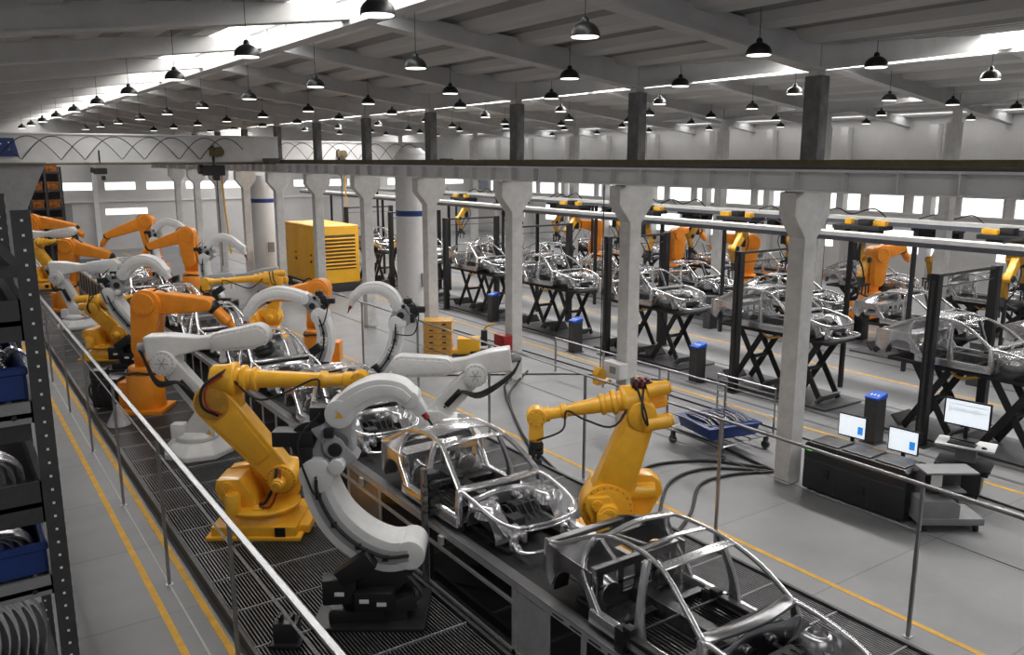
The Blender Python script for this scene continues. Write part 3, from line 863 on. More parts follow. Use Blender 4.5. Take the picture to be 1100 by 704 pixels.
def robot_drum(loc, phi, label, top, f1, tip, S=1., group='orange robots', name='robot_arm', body='orange'):
    """orange robot with drum base and slab arms"""
    t = thing(name, label, 'robot', loc, math.radians(phi), group)
    dx = 1 if f1[0] > top[0] else -1
    m = MB()
    m.box((0, 0, .05), (1.02*S, .95*S, .10)); m.lathe((0, 0, .1), (0, 0, 1), [(0, .44*S), (.78, .42*S), (.84, .39*S)], 32)
    m.box((-.46*dx, .15, .4), (.34, .5, .6))
    m.build('base', body, t, bevel=.015, angle=45)
    MB().tube([(.40*math.cos(q), .40*math.sin(q)-.02, .98+.03*math.sin(3*q)) for q in [2*PI*k/14 for k in range(15)]], .03, 6).build('cable_loop', 'rubber', t)
    m = MB(); m.lathe((0, 0, .92), (0, 0, 1), [(0, .36*S), (.16, .36*S), (.2, .3*S)], 28)
    a = (.05*dx, 1.22)
    m.prism(hull(a, .30*S, top, .30*S), .02, .30, 'xz')
    m.build('column', body, t, bevel=.03)
    m = MB(); m.prism(hull(lerp2(a, top, .25), .24*S, (top[0]+.03*dx, top[1]), .34*S), -.30, -.04, 'xz')
    m.build('lower_arm', body, t, bevel=.035)
    m = MB(); m.prism(hull(top, .30*S, f1, .16*S), -.20, .20, 'xz')
    m.build('forearm', body, t, bevel=.07, seg=3)
    m = MB().cyl(V3(top, -.36), V3(top, -.30), .26*S, n=26); b2 = MB(); bolts(b2, top, -.36, .2*S, 10)
    m.build('joint_cap', body, t, bevel=.008, seg=1, extra=b2, xmat='yellow_worn')
    u = Vector((tip[0]-f1[0], 0, tip[1]-f1[1])); L = u.length; u.normalize()
    e = Vector(V3(f1))+Vector((.10*dx, 0, -.05))
    MB().lathe(e-u*.06, u, [(0, .15*S), (.05, .17*S), (.16, .16*S), (.2, .13*S)], 18).build('wrist_ring', 'black', t, angle=45)
    MB().lathe(e+u*.12, u, [(0, .13*S), (L*.55, .13*S), (L*.6, .09*S), (L*.78, .07*S)], 16).build('wrist', body, t, angle=45)
    MB().tube([V3(top, -.3), V3((top[0]+.3*dx, top[1]+.33), -.1), V3(lerp2(top, f1, .6), .1), V3(f1, .18)], .02, 5).build('cable_hose', 'rubber', t)
    return t

def robot_plate(loc, phi, label, sh, el, rear, mid, tipc, S=1., group='white robots', name='robot_arm', tool=True, body='robot_white'):
    """white robot with rounded plate joints and bolt circles"""
    t = thing(name, label, 'robot', loc, math.radians(phi), group)
    dx = 1 if tipc[0] > rear[0] else -1
    m = MB()
    n = 8
    m.lathe((0, 0, 0), (0, 0, 1), [(0, .72*S), (.10, .72*S), (.26, .55*S), (.30, .46*S)], n)
    m.build('base', body, t, bevel=.02)
    m = MB().lathe((0, 0, .28), (0, 0, 1), [(0, .40*S), (.06, .44*S), (.12, .44*S), (.2, .34*S)], 28)
    m.prism([(-.3*S, .42), (.3*S, .42), (sh[0]+.2, sh[1]), (sh[0], sh[1]+.2), (sh[0]-.2, sh[1])], .06, .26, 'xz')
    m.prism([(-.3*S, .42), (.3*S, .42), (sh[0]+.2, sh[1]), (sh[0], sh[1]+.2), (sh[0]-.2, sh[1])], -.26, -.06, 'xz')
    m.box((-.30, -.2, .52), (.26, .24, .3)); m.box((.32, -.22, .5), (.22, .04, .22))
    m.build('turntable', body, t, bevel=.02)
    sg = MB().prism([(.26, .44), (.38, .44), (.32, .55)], -.26, -.245, 'xz'); sg.build('warning_sign', 'yellow', t)
    m = MB().prism(hull(sh, .24*S, el, .20*S), -.14, .14, 'xz'); m.build('lower_arm', body, t, bevel=.05, seg=3)
    m = MB()
    m.cyl(V3(el, -.28), V3(el, .24), .25*S, n=30); m.cyl(V3(el, -.30), V3(el, -.28), .17*S, n=24)
    em = m
    MBb = MB(); bolts(MBb, el, -.28, .215*S, 16, .013, .012)
    for k in range(3):
        q = PI*k/3; MBb.box((el[0], -.302, el[1]), (.26*S, .012, .02), ry=q)
    em.build('elbow', body, t, bevel=.012, angle=45, extra=MBb, xmat='robot_grey')
    u = Vector(V3(mid))-Vector(V3(rear)); L = u.length; u.normalize()
    m = MB()
    m.strip([V3(rear), V3(lerp2(rear, mid, .35)), V3(lerp2(rear, mid, .75)), V3(mid)], [.44*S, .42*S, .26*S, .26*S], [.50*S, .46*S, .27*S, .27*S], side=(0, 1, 0), smooth=4)
    m.build('forearm', body, t, bevel=.045, seg=3, angle=50)
    m = MB().cyl(Vector(V3(rear))-u*.2, Vector(V3(rear)), .10*S, n=16); m.build('rear_plug', 'robot_grey', t)
    w0 = lerp2(mid, tipc, .12)
    m = MB()
    m.lathe(Vector(V3(mid))-u*.08, u, [(0, .14*S), (.02, .18*S), (.10, .18*S), (.12, .15*S)], 20)
    m.prism(hull(w0, .19*S, tipc, .245*S, 14), -.17, .17, 'xz')
    m.prism(hull(w0, .13*S, tipc, .18*S, 14), -.195, .195, 'xz')
    wm = m
    bb = MB(); nb = 12
    for k in range(nb):
        q = 2*PI*k/nb
        bb.cyl((tipc[0]+.21*S*math.cos(q), -.17, tipc[1]+.21*S*math.sin(q)), (tipc[0]+.21*S*math.cos(q), -.185, tipc[1]+.21*S*math.sin(q)), .012, n=6)
    for k in range(5):
        for s in (-1, 1):
            p = lerp2(w0, tipc, .1+.17*k); bb.cyl((p[0], -.17, p[1]+s*.165*S), (p[0], -.185, p[1]+s*.165*S), .012, n=6)
    wm.build('wrist_casing', body, t, bevel=.025, extra=bb, xmat='robot_grey')
    if tool:
        a = Vector((.35*dx, 0, -1)).normalized(); b0 = Vector(V3(tipc))+a*.20
        m = MB().lathe(b0, a, [(0, .19), (.07, .21), (.10, .19), (.16, .21), (.22, .18), (.26, .12)], 22); m.build('tool_flange', 'black', t, angle=45)
        r = Vector(V3(mid)); m = MB().cyl(r+Vector((.1*dx, 0, -.1)), r+Vector((.1*dx, 0, -.34)), .06, n=12).cyl(r+Vector((.1*dx, 0, -.34)), r+Vector((.1*dx, 0, -.42)), .08, n=12)
        m.build('hose_gland', 'robot_white', t)
    for k in range(3):
        MB().tube([V3(lerp2(sh, el, .2), -.18), V3(lerp2(sh, el, .6), -.22-.02*k), V3((el[0]-.1*dx, el[1]-.36-.05*k), -.28), V3((rear[0]+.02*dx, rear[1]-.3-.03*k), -.2), V3((rear[0]-.2*dx, rear[1]), 0.05*k-.05)], .024, 6).build('cable_hose', 'rubber', t)
    sl = MB().strip([V3(lerp2(sh, el, .25), -.2), V3(lerp2(sh, el, .62), -.2)], .06, .12, side=(0, 1, 0)); sl.build('cable_sleeve', 'black', t, bevel=.01)
    return t

def robot_curved(loc, phi, label, low, lw, hub, up, uw, tip, base=True, S=1., group='curved white robots', name='robot_arm', sign=False, blackside=-1, mark=None, bs=.72):
    """white robot with crescent lower and upper arms and black drives"""
    t = thing(name, label, 'robot', loc, math.radians(phi), group)
    if base:
        m = MB()
        m.box((.1, 0, .03), (1.45*S, 1.05*S, .05)); m.box((.05, 0, .13), (1.0*S, .74*S, .16), rz=.1); m.box((.45, -.1, .26), (.42, .5, .2), rz=.2, ry=-.25)
        m.lathe((0, 0, .2), (0, 0, 1), [(0, .34*S), (.12, .34*S)], 26)
        e = low[0]
        m.prism([(-.30, .30), (.34, .30), (e[0]+.02, e[1]-.30), (e[0]-.16, e[1]-.05), (e[0]-.40, e[1]-.12), (-.1, .72)], -.24, .24, 'xz')
        m.build('base', 'machine_black', t, bevel=.02)
        m = MB()
        m.box((-.28, -.30, .50), (.42, .26, .34), rz=.15); m.box((-.05, -.34, .80), (.5, .2, .24), ry=-.6); m.box((.18, -.36, .38), (.5, .2, .26))
        m.build('base_drive', 'black', t, bevel=.02)
        m = MB()
        for x, z in ((-.25, .5), (.06, .40), (.28, .36)): m.box((x, -.47, z), (.12, .01, .05))
        m.build('label_plate', 'label_white', t)
        MB().tube([(e[0]-.1, -.2, e[1]-.2), (e[0]+.15, -.25, e[1]-.55), (.35, -.2, .25)], .03, 6).build('stay_rod', 'dark_steel', t)
    m = MB(); arc_link(m, low, [q*.92 for q in lw], -.25*S, .25*S)
    m.build('lower_arm', 'robot_white', t, bevel=.022, seg=2, angle=30)
    m = MB(); arc_link(m, low, [w_*.45 for w_ in lw], -.262*S, .20*S); m.build('arm_inlay', 'robot_grey', t, bevel=.02)
    # cap at both ends of the crescent
    MB().cyl(V3(low[0], -.26*S), V3(low[0], .26*S), lw[0]*.5, n=24).build('joint_cap', 'robot_white', t, bevel=.02)
    MB().cyl(V3(low[-1], -.27*S), V3(low[-1], .27*S), lw[-1]*.56, n=26).build('joint_cap', 'robot_white', t, bevel=.02)
    m = MB(); P = low
    m.tube([V3(low[-1], -.29)] + [V3((p[0], p[1]+.02), -.29) for p in low[::-1][1:]], .022, 6)
    for p in low[1:-1]: m.box(V3(p, -.28), (.07, .05, .07))
    m.build('cable_hose', 'rubber', t)
    # hub between crescents
    hp = low[-1]; h0 = up[0]
    m = MB()
    m.prism(hull(hp, .20*S, hub, .24*S), -.14, .14, 'xz'); m.prism(hull(hub, .22*S, h0, .15*S), -.14, .14, 'xz')
    m.prism([(hub[0]-.3, hub[1]+.22), (hub[0]-.12, hub[1]+.30), (hub[0]+.30, hub[1]-.16), (hub[0]+.10, hub[1]-.30)], -.16, .16, 'xz')
    m.cyl(V3(hub, -.2), V3(hub, -.14), .14, n=22)
    m.build('elbow', 'robot_grey', t, bevel=.03)
    b = blackside
    m = MB()
    m.cyl(V3((hub[0]+b*.30*bs, hub[1]+.05), -.12), V3((hub[0]+b*.30*bs, hub[1]+.05), .16), .27*bs, n=24)
    m.box((hub[0]+b*.52*bs, -.05, hub[1]+.10), (.52*bs, .26*bs, .20*bs)); m.box((hub[0]+b*.18*bs, .05, hub[1]+.36*bs), (.28*bs, .24*bs, .26*bs))
    m.box((hub[0]+b*.36*bs, -.16, hub[1]-.14*bs), (.16*bs, .14*bs, .3*bs)); m.box((hub[0]+b*.05, -.2, hub[1]+.2), (.12*bs, .1, .12*bs))
    m.cyl(V3((hub[0]-b*.02, hub[1]-.02), -.24), V3((hub[0]-b*.02, hub[1]-.02), -.18), .09, n=16)
    m.build('elbow_drive', 'black', t, bevel=.02)
    MB().tube([V3((hub[0]+b*.15, hub[1]+.45), -.2), V3((hub[0]+b*.42, hub[1]+.1), -.3), V3((hub[0]+b*.3, hub[1]-.45), -.3), V3((hp[0], hp[1]-.25), -.3)], .016, 6).build('drive_cable', 'rubber', t)
    MB().cyl((hub[0]+.04, -.30, hub[1]-.22), (hub[0]+.04, -.12, hub[1]-.22), .08*bs+.02, n=16).build('joint_cover', 'robot_white', t, bevel=.015)
    m = MB(); arc_link(m, up, uw, -.17*S, .17*S); m.build('upper_arm', 'robot_white', t, bevel=.03, seg=2, angle=35)
    m = MB(); arc_link(m, up, [w_*.5 for w_ in uw], -.19*S, .19*S); m.build('arm_rib', 'robot_white', t, bevel=.02)
    MB().cyl(V3(up[0], -.18), V3(up[0], .18), uw[0]*.55, n=24).build('upper_joint_cap', 'robot_white', t, bevel=.02)
    MB().cyl(V3(up[-1], -.16), V3(up[-1], .16), uw[-1]*.55, n=20).build('upper_joint_cap', 'robot_white', t, bevel=.02)
    if sign:
        c = up[0]; MB().prism([(c[0]-.05, c[1]-.04), (c[0]+.05, c[1]-.04), (c[0], c[1]+.05)], -.19, -.18, 'xz').build('warning_sign', 'yellow', t)
    e = up[-1]; k = lerp2(e, tip, .55)
    m = MB().strip([V3(e), V3(k)], .2, [.2, .15], side=(0, 1, 0)); m.cyl(V3(e, -.12), V3(e, .12), .12, n=18); m.build('wrist', 'robot_white', t, bevel=.02)
    m = MB().cyl(V3(k), V3(lerp2(k, tip, .45)), .04, n=12); m.build('torch_body', 'red', t)
    MB().cyl(V3(lerp2(k, tip, .4)), V3(tip), .022, .010, n=10).build('torch_tip', 'black', t)
    if mark:
        i = mark; a, c = low[i], low[i+1]; q = math.atan2(c[1]-a[1], c[0]-a[0]); mm = lerp2(a, c, .5)
        M = MB().use('label_white'); M.box(V3(mm, -.268*S), (.24, .012, .20), ry=-q+.1)
        M.use('black')
        for ox, oz, w_, h_ in ((-.05, .03, .015, .09), (-.02, .06, .06, .015), (.04, .0, .015, .10), (.06, -.04, .04, .015), (-.04, -.05, .05, .015)):
            v = Matrix.Rotation(q, 2) @ Vector((ox, oz)); M.box((mm[0]+v.x, -.278*S, mm[1]+v.y), (w_, .006, h_), ry=-q)
        M.build('number_plate', None, t)
    return t

S0 = -34.5
robot_articulated((3.95, 12.95, .10), S0, 'yellow robot at the left railing, its long forearm level across the conveyor', (.38, .86), (-.66, 2.11), (-.50, 2.48), (1.66, 2.46), tool=0, box=.24, plate=False, SB=1.12, ra=.21, rb=.31, gear=.24, motors=(), recess=True, red=True, fr=1.18, group='near yellow robots')
robot_articulated((8.3, 9.1, .10), S0, 'yellow robot right of the conveyor, gripper hanging over the shining sedan body', (-.24, .66), (.26, 2.14), (.18, 2.36), (-1.32, 2.08), tool=.34, box=.34, SB=1.0, ra=.33, rb=.23, gear=.40, motors=((-.26, .12), (-.28, -.14), (-.34, -.40)), cw=[(-.1, .38), (.42, .38), (.66, .84), (.62, 1.02), (.48, 1.12), (.0, 1.14)], group='near yellow robots')
robot_plate((4.0, 17.2, .10), S0, 'white robot with white skirted base, forearm level in front of the tall orange robot', (.26, .92), (-.50, 1.92), (-.86, 2.20), (.52, 2.32), (1.36, 2.44), group='plate-jointed white robots')
robot_plate((8.68, 15.05, .10), S0, 'white robot reaching left behind the shining sedan, black hoses over its elbow', (-.24, .55), (.60, 1.44), (1.36, 1.76), (.05, 1.60), (-.95, 1.60), tool=False, group='plate-jointed white robots')
robot_drum((3.75, 20.9, .10), S0, 'tall orange robot with drum base beside the left railing', (.24, 2.62), (1.62, 2.58), (2.12, 2.05), group='orange robots')
robot_curved((4.18, 9.5, .10), S0, 'nearest white robot with two crescent arms on a black base', [(.62, .92), (.32, .90), (-.02, 1.06), (-.32, 1.36), (-.50, 1.74), (-.52, 2.0)], [.40, .46, .46, .44, .42, .40], (-.30, 2.35), [(-.22, 2.78), (-.02, 2.96), (.24, 3.08), (.50, 3.07), (.66, 2.96)], [.34, .32, .30, .27, .22], (.93, 2.58), sign=True, bs=1.)
robot_curved((8.6, 18.5, .10), S0, 'white crescent-armed robot reaching left above the white plate-jointed robot', [(-.3, .45), (.05, .72), (.38, 1.15), (.55, 1.6), (.58, 2.0)], [.45, .42, .40, .36, .32], (.72, 2.22), [(.62, 2.42), (.45, 2.70), (.15, 2.85), (-.2, 2.82), (-.42, 2.66)], [.26, .27, .27, .25, .2], (-.62, 2.22), blackside=1, mark=2)
robot_curved((8.3, 21.5, .10), S0, 'white crescent-armed robot with number plate in front of the yellow generator', [(.05, .4), (.22, .85), (.25, 1.3), (.14, 1.75)], [.52, .48, .44, .40], (-.02, 2.05), [(-.30, 2.22), (-.62, 2.32), (-1.05, 2.36), (-1.5, 2.20), (-1.80, 1.85)], [.30, .32, .34, .32, .26], (-2.0, 1.4), blackside=1, mark=1)
robot_drum((9.0, 23.2, .0), S0, 'orange robot right of the conveyor, raised forearm below the yellow generator', (.12, 2.28), (-1.30, 2.08), (-1.85, 1.75), group='orange robots')
robot_articulated((3.95, 27.4, .1), S0, 'yellow robot crouching behind the crescent arm, left of the conveyor', (.45, .75), (-.3, 1.5), (-.25, 1.7), (1.5, 1.9), tool=.26, plate=False, group='far yellow robots')
robot_curved((4.3, 25.6, .10), S0, 'white crescent-armed robot left of the tall orange robot', [(.75, .9), (.45, 1.0), (.1, 1.3), (-.25, 1.75), (-.42, 2.15)], [.40, .44, .44, .42, .38], (-.18, 2.45), [(.0, 2.72), (.22, 2.98), (.55, 3.12), (.9, 3.04), (1.12, 2.8)], [.30, .32, .32, .28, .24], (1.35, 2.4))
robot_plate((3.9, 33.2, .10), S0, 'far white robot with level forearm at the left end of the line', (.0, .7), (-.5, 1.8), (-.75, 2.1), (.6, 2.15), (1.45, 2.2), group='plate-jointed white robots')
robot_drum((4.1, 37.2, .10), S0, 'far orange robot beside the black rack post, forearm pointing right', (.25, 2.55), (1.75, 2.2), (2.1, 1.7), group='orange robots')
robot_articulated((8.9, 27.8, .0), S0, 'yellow robot beyond the grey forearms, right of the conveyor', (.3, .8), (.5, 2.0), (.3, 2.1), (-1.9, 1.95), tool=.26, plate=False, group='far yellow robots')
robot_plate((9.4, 30.6, .0), S0, 'grey-white robot stretching level behind the orange wrist', (.0, .7), (.55, 1.6), (1.0, 1.9), (-.6, 1.75), (-1.6, 1.6), tool=True, group='plate-jointed white robots', body='robot_grey')
robot_drum((9.3, 38.6, .0), S0, 'orange robot far right of the conveyor, forearm pointing down left', (-.1, 2.75), (-1.75, 2.25), (-2.2, 1.7), group='orange robots', S=1.1)
robot_curved((9.4, 34.5, .0), S0, 'far crescent-armed robot reaching down to the right, before the grey columns', [(-.2, .5), (-.5, 1.0), (-.65, 1.6), (-.6, 2.1)], [.45, .42, .4, .36], (-.45, 2.35), [(-.45, 2.62), (-.1, 2.9), (.4, 2.85), (.9, 2.5)], [.3, .32, .32, .26], (1.1, 2.0), blackside=-1)
robot_articulated((4.0, 44.5, .1), S0, 'small yellow robot between far orange robots', (.45, .8), (-.3, 1.9), (-.2, 2.1), (1.4, 2.2), tool=.26, plate=False, group='far yellow robots')
robot_plate((4.0, 47.5, .10), S0, 'distant white robot at the far left end', (.0, .7), (-.4, 1.9), (-.6, 2.2), (.9, 2.3), (1.9, 2.4), group='plate-jointed white robots')
robot_drum((9.2, 46.0, .0), S0, 'distant orange robot leaning left over the line', (-.2, 2.9), (-2.2, 2.2), (-2.6, 1.6), group='orange robots', S=1.15)
robot_curved((9.2, 43.6, .0), S0, 'distant crescent-armed robot beside the far orange one', [(-.2, .5), (-.4, 1.0), (-.5, 1.6), (-.4, 2.1)], [.45, .42, .4, .36], (-.3, 2.4), [(-.3, 2.7), (.1, 3.0), (.7, 2.9), (1.3, 2.4)], [.34, .34, .34, .28], (1.5, 1.9))
robot_drum((4.1, 49.5, .10), S0, 'farthest orange robot at the left end of the hall', (.2, 2.8), (2.2, 2.5), (2.6, 2.0), group='orange robots', S=1.15)

# ================================================================== SAFETY RAILINGS
def railing(x, ys, top, label, wires, y0, y1, r=.036, name='safety_railing'):
    t = thing(name, label, 'railing', (x, 0, 0))
    MB().tube([(0, y0, top), (0, y1, top)], r, 12, 0).build('handrail', 'rail_steel', t)
    for y in ys:
        MB().bb(-.022, .022, y-.022, y+.022, .0, top).bb(-.05, .05, y-.05, y+.05, 0, .012).build('post', 'rail_steel', t, bevel=.004, seg=1)
    m = MB()
    for z, rr in wires: m.tube([(0, y0, z), (0, y1, z)], rr, 6, 0)
    m.build('wire', 'dark_steel', t)
railing(2.22, [5.11, 8.52, 11.93, 15.35, 18.72, 22.1, 25.5, 28.9, 32.3], 2.24, 'long steel handrail beside the left grating walkway', [(1.98, .014)], 3.2, 35.2)
railing(9.70, [5.16, 8.4, 11.7, 15.0, 18.3, 21.6, 24.9], 2.06, 'long steel handrail crossing the photo at the right', [(1.45, .008)], 1.6, 27)

# ================================================================== LEFT RACK WITH BINS
def rack():
    X, YF, YR = .41, 5.5, 7.4
    t = thing('storage_rack', 'dark slotted steel storage rack at the left edge', 'rack', (0, 0, 0))
    def upright(x, y, top):
        m = MB().use('rack_steel')
        m.bb(x-.05, x+.05, y-.004, y+.004, 0, top); m.bb(x+.042, x+.05, y, y+.07, 0, top)
        m.use('label_white'); z = .3
        while z < top-.05:
            m.bb(x-.004, x+.010, y-.007, y-.003, z, z+.014); m.bb(x+.051, x+.053, y+.02, y+.045, z+.03, z+.06); z += .085
        m.build('upright', None, t)
    upright(X, YF, 5.72); upright(X, YR, 5.75); upright(-1.9, YF, 5.72)
    MB().bb(-1.9, X, YF, YR, 5.34, 5.38).build('shelf', 'rack_steel', t)
    MB().prism([(-1.9, 5.38), (X-.06, 5.38), (X-.22, 5.60), (-1.9, 5.68)], YF+.3, YF+.32, 'xz').build('back_panel', 'rack_steel', t)
    for z, hh in ((5.09, .24), (4.54, .13), (3.98, .26), (3.44, .12)):
        m = MB().bb(-1.9, X-.05, YF+.0, YF+.03, z-hh/2, z+hh/2); m.bb(-1.9, X-.05, YF, YR, z-.03, z); m.bb(X-.06, X-.02, YF, YR, z-hh/2, z+hh/2)
        if hh < .2:
            m.use('black')
            for i in range(8): m.cyl((X-.15-.2*i, YF-.006, z-.02), (X-.15-.2*i, YF+.002, z-.02), .016, n=8)
            m.mats.insert(0, 'machine_grey'); m.m = [0 if k < 18 else 1 for k in range(len(m.f))]
            m.build('shelf', None, t)
        else: m.build('shelf', 'rack_steel', t)
    MB().bb(-1.9, X-.08, YF+.05, YF+.07, 4.36, 4.46).build('shelf_lip', 'rack_steel', t)
    return X, YF
RX, RY = rack()
def bin_(loc, label, sx=.74, sy=1.0, sz=.20):
    t = thing('storage_bin', label, 'bin', loc, 0, 'blue storage bins')
    m = MB(); a, b = sx/2, sy/2
    m.bb(-a, a, -b, b, 0, .02)
    for s in (-1, 1):
        m.bb(s*a-.012, s*a+.012, -b, b, 0, sz); m.bb(-a, a, s*b-.012, s*b+.012, 0, sz)
    m.bb(-a-.02, a+.02, -b-.025, -b, sz-.05, sz); m.bb(a, a+.02, -b, b, sz-.05, sz)
    m.build('shell', 'blue', t, bevel=.008, seg=1)
    return t
bin_((RX-.44, RY+.56, 4.61), 'blue storage bin full of small metal parts, upper one on the rack')
bin_((RX-.44, RY+.56, 3.505), 'blue storage bin with curved metal blades, lower one on the rack')
def bits(loc, n, label):
    m = MB()
    for i in range(n):
        x, y = random.uniform(-.32, .32), random.uniform(-.44, .44); q = random.uniform(0, 3)
        z = random.uniform(.02, .20)
        m.tube([(x, y, z), (x+.07*math.cos(q), y+.07*math.sin(q), z+.05), (x+.14*math.cos(q), y+.14*math.sin(q), z)], .012, 5)
    o = m.build('metal_clips', 'chrome'); o.location = loc; tag(o, label, 'metal clips', None, 'stuff')
bits((RX-.46, RY+.56, 4.64), 150, 'heap of small shiny metal clips in the upper blue bin')
def bracket(name, label, loc, group, L=.5, rz=0., tilt=0.5, mat_='chrome'):  # one of the curved metal blades stored on the rack
    m = MB(); pts = [(0, 0, 0), (.04, .0, L*.3), (.02, 0, L*.65), (-.07, 0, L)]
    m.strip(pts, .22, .010, side=(0, 1, 0)); m.strip([(p[0]+.010, p[1], p[2]) for p in pts], .05, .016, side=(0, 1, 0))
    o = m.build(name, mat_, None, angle=50); o.location = loc; o.rotation_euler = (0, tilt, rz)
    return tag(o, label, 'metal part', group)
for lvl, (zz, n, nm, ln) in enumerate([(3.54, 13, 'in the lower blue bin', .26), (4.02, 11, 'on the dark middle shelf', .30), (2.87, 13, 'on the bottom shelf', .50)]):
    b0 = None
    for i in range(n):
        x = RX-.13-.052*i; loc = (x, RY+.36, zz)
        lab = 'curved shiny metal blade, %s from the right of those %s' % (ORD[i] if i else 'first', nm)
        if b0 is None: b0 = bracket('metal_blade', lab, loc, 'metal blades '+nm, ln, .1, -.55 if lvl < 2 else -.12); remember(b0)
        else: dup(b0, loc, None, lab, 'metal blades '+nm)
m = MB().bb(-1.9, RX-.06, RY, RY+1.6, 2.80, 2.86); o = m.build('rack_board', 'rack_steel'); tag(o, 'lowest dark rack board under the upright metal blades', 'shelf')
m = MB().bb(-1.9, RX-.07, RY+1.0, RY+1.02, 2.86, 3.36); o = m.build('backing_sheet', 'white_steel'); tag(o, 'pale sheet behind the upright metal blades', 'sheet')

# ================================================================== RIGHT HALL: LIFTS, CARS
def scissor_lift(h, label):
    t = thing('scissor_lift', label, 'lift', (0, 0, 0))
    MB().bb(-.55, .55, -1.7, 1.7, h-.13, h-.05).bb(-.5, .5, -1.2, -1.0, h-.05, h).bb(-.5, .5, .8, 1.0, h-.05, h).build('platform', 'black_soft', t, bevel=.01, seg=1)
    MB().bb(-.75, .75, -1.9, 1.9, .005, .05).build('base', 'floor_channel', t)
    for yc in (-.95, .75):
        for s in (-1, 1):
            for d in (-1, 1):
                m = MB().strip([(s*.36+.03*d, yc-.52*d, .08), (s*.36+.03*d, yc+.42*d, h-.12)], .05, .15, side=(1, 0, 0))
                m.build('scissor_arm', 'black_soft', t, bevel=.008, seg=1)
        MB().cyl((-.4, yc, h*.48), (.4, yc, h*.48), .05, n=10).build('pivot_shaft', 'dark_steel', t)
        for s in (-1, 1):
            MB().box((-.2, yc+s*.62, .22), (.75, .30, .04), rx=s*.8).build('foot_plate', 'dark_steel' if s > 0 else 'machine_grey', t, bevel=.006, seg=1)
    MB().box((.1, -.2, h-.17), (.5, .7, .1)).tube([(-.5, .3, h-.1), (-.6, .0, h-.2), (-.5, -.4, h-.1)], .03, 6).build('lift_drive', 'yellow_worn', t)
    return t
lf = scissor_lift(1.70, ''); remember(lf)
lf2 = scissor_lift(1.05, ''); remember(lf2)
rows_y = [8.7, 13.65, 18.5, 23.35, 28.2, 33.1, 38.0]
first = True
cd2 = car_body('', roof=True, skin='body_steel', frame='body_steel'); remember(cd2)
cd2.location = (18.0, rows_y[0], 1.705)
tag(cd2, 'bare steel sedan body on a lift above the monitors, nearest of the front line', 'car body', 'front lift line car bodies')
lf.location = (18.0, rows_y[0], 0)
tag(lf, 'black scissor lift behind the large monitor, nearest of the front lift line', 'lift', 'front lift line lifts')
for i, y in enumerate(rows_y[1:], 1):
    dup(lf, (18.0, y, 0), 0, 'black scissor lift, %s of the front lift line' % ORD[i], 'front lift line lifts')
    dup(cd2, (18.0, y, 1.705), 0, 'bare steel sedan body on a lift, %s of the front lift line' % ORD[i], 'front lift line car bodies')
y2 = [8.9, 13.5, 18.1, 22.7, 27.3, 31.9, 36.5]
lf2.location = (25.0-.6, y2[0], 0)
tag(lf2, 'low black scissor lift, nearest of the second lift line', 'lift', 'second lift line lifts')
for i, y in enumerate(y2):
    if i: dup(lf2, (24.4, y, 0), 0, 'low black scissor lift, %s of the second lift line' % ORD[i], 'second lift line lifts')
    dup(cd2, (24.4, y, 1.06), 0, 'bare steel sedan body, %s of the second lift line' % ORD[i], 'second lift line car bodies')
for i, y in enumerate([14.5, 19.1, 23.7, 28.3, 32.9, 37.5]):
    dup(lf2, (30.5, y, 0), 0, 'low black scissor lift, %s of the farthest lift line' % ORD[i], 'farthest lift line lifts')
    dup(cd2, (30.5, y, 1.06), 0, 'bare steel sedan body, %s of the farthest lift line' % ORD[i], 'farthest lift line car bodies')

# portal posts
def portal(y, label, h=3.7, x0=16.9, x1=19.35):
    t = thing('lift_portal', label, 'portal frame', (x0, y, 0), 0, 'black portal frames')
    for x in (0, x1-x0):
        MB().bb(x-.09, x+.09, -.10, .10, .02, h).bb(x-.22, x+.22, -.22, .22, 0, .02).build('post', 'black', t, bevel=.012, seg=1)
    MB().bb(0, x1-x0, -.03, .03, h-.08, h-.02).bb(.1, x1-x0, -.012, .012, h-.30, h-.28).build('cross_bar', 'black_soft', t)
    m = MB().bb(-.10, -.09, -.035, .035, .3, h-.15)
    z = .4
    while z < h-.2: m.bb(-.115, -.095, -.03, .03, z, z+.16); z += .26
    m.build('toothed_rack', 'dark_steel', t)
    return t
pt = None
for i, y in enumerate([9.15, 14.3, 19.4, 24.4, 29.3, 34.2, 39.1]):
    lab = 'black double-post portal over the front lift line, %s' % (ORD[i] + (' one' if i else ' one, by the monitors'))
    if pt is None: pt = portal(y, lab); remember(pt)
    else: dup(pt, (16.9, y, 0), 0, lab)
# overhead rails for gantry robots
def overhead_rail(x, z, w_, label, mt='white_steel'):
    t = thing('overhead_rail', label, 'rail', (x, 0, 0))
    MB().bb(-w_, w_, 3, 52, z, z+.10).build('flange', mt, t); MB().bb(-w_*.9, w_*.9, 3, 52, z-.12, z).build('beam', 'rail_blue', t)
    y = 6.0
    while y < 50:
        MB().bb(-.05, .05, y, y+.10, 0, z-.12).build('support_post', 'black', t)
        MB().tube([(0, y+1, z+.12), (0, y+1.4, z+.34), (0, y+2.1, z+.16), (0, y+2.6, z+.3), (.0, y+3.2, z+.12)], .022, 5).build('cable_bundle', 'rubber', t); y += 6.9
overhead_rail(19.6, 4.05, .24, 'nearest silver overhead rail above the lifted car bodies')
overhead_rail(22.6, 4.25, .16, 'middle overhead rail behind the nearest silver one')
overhead_rail(28.2, 3.85, .2, 'farthest overhead rail below the wall windows')

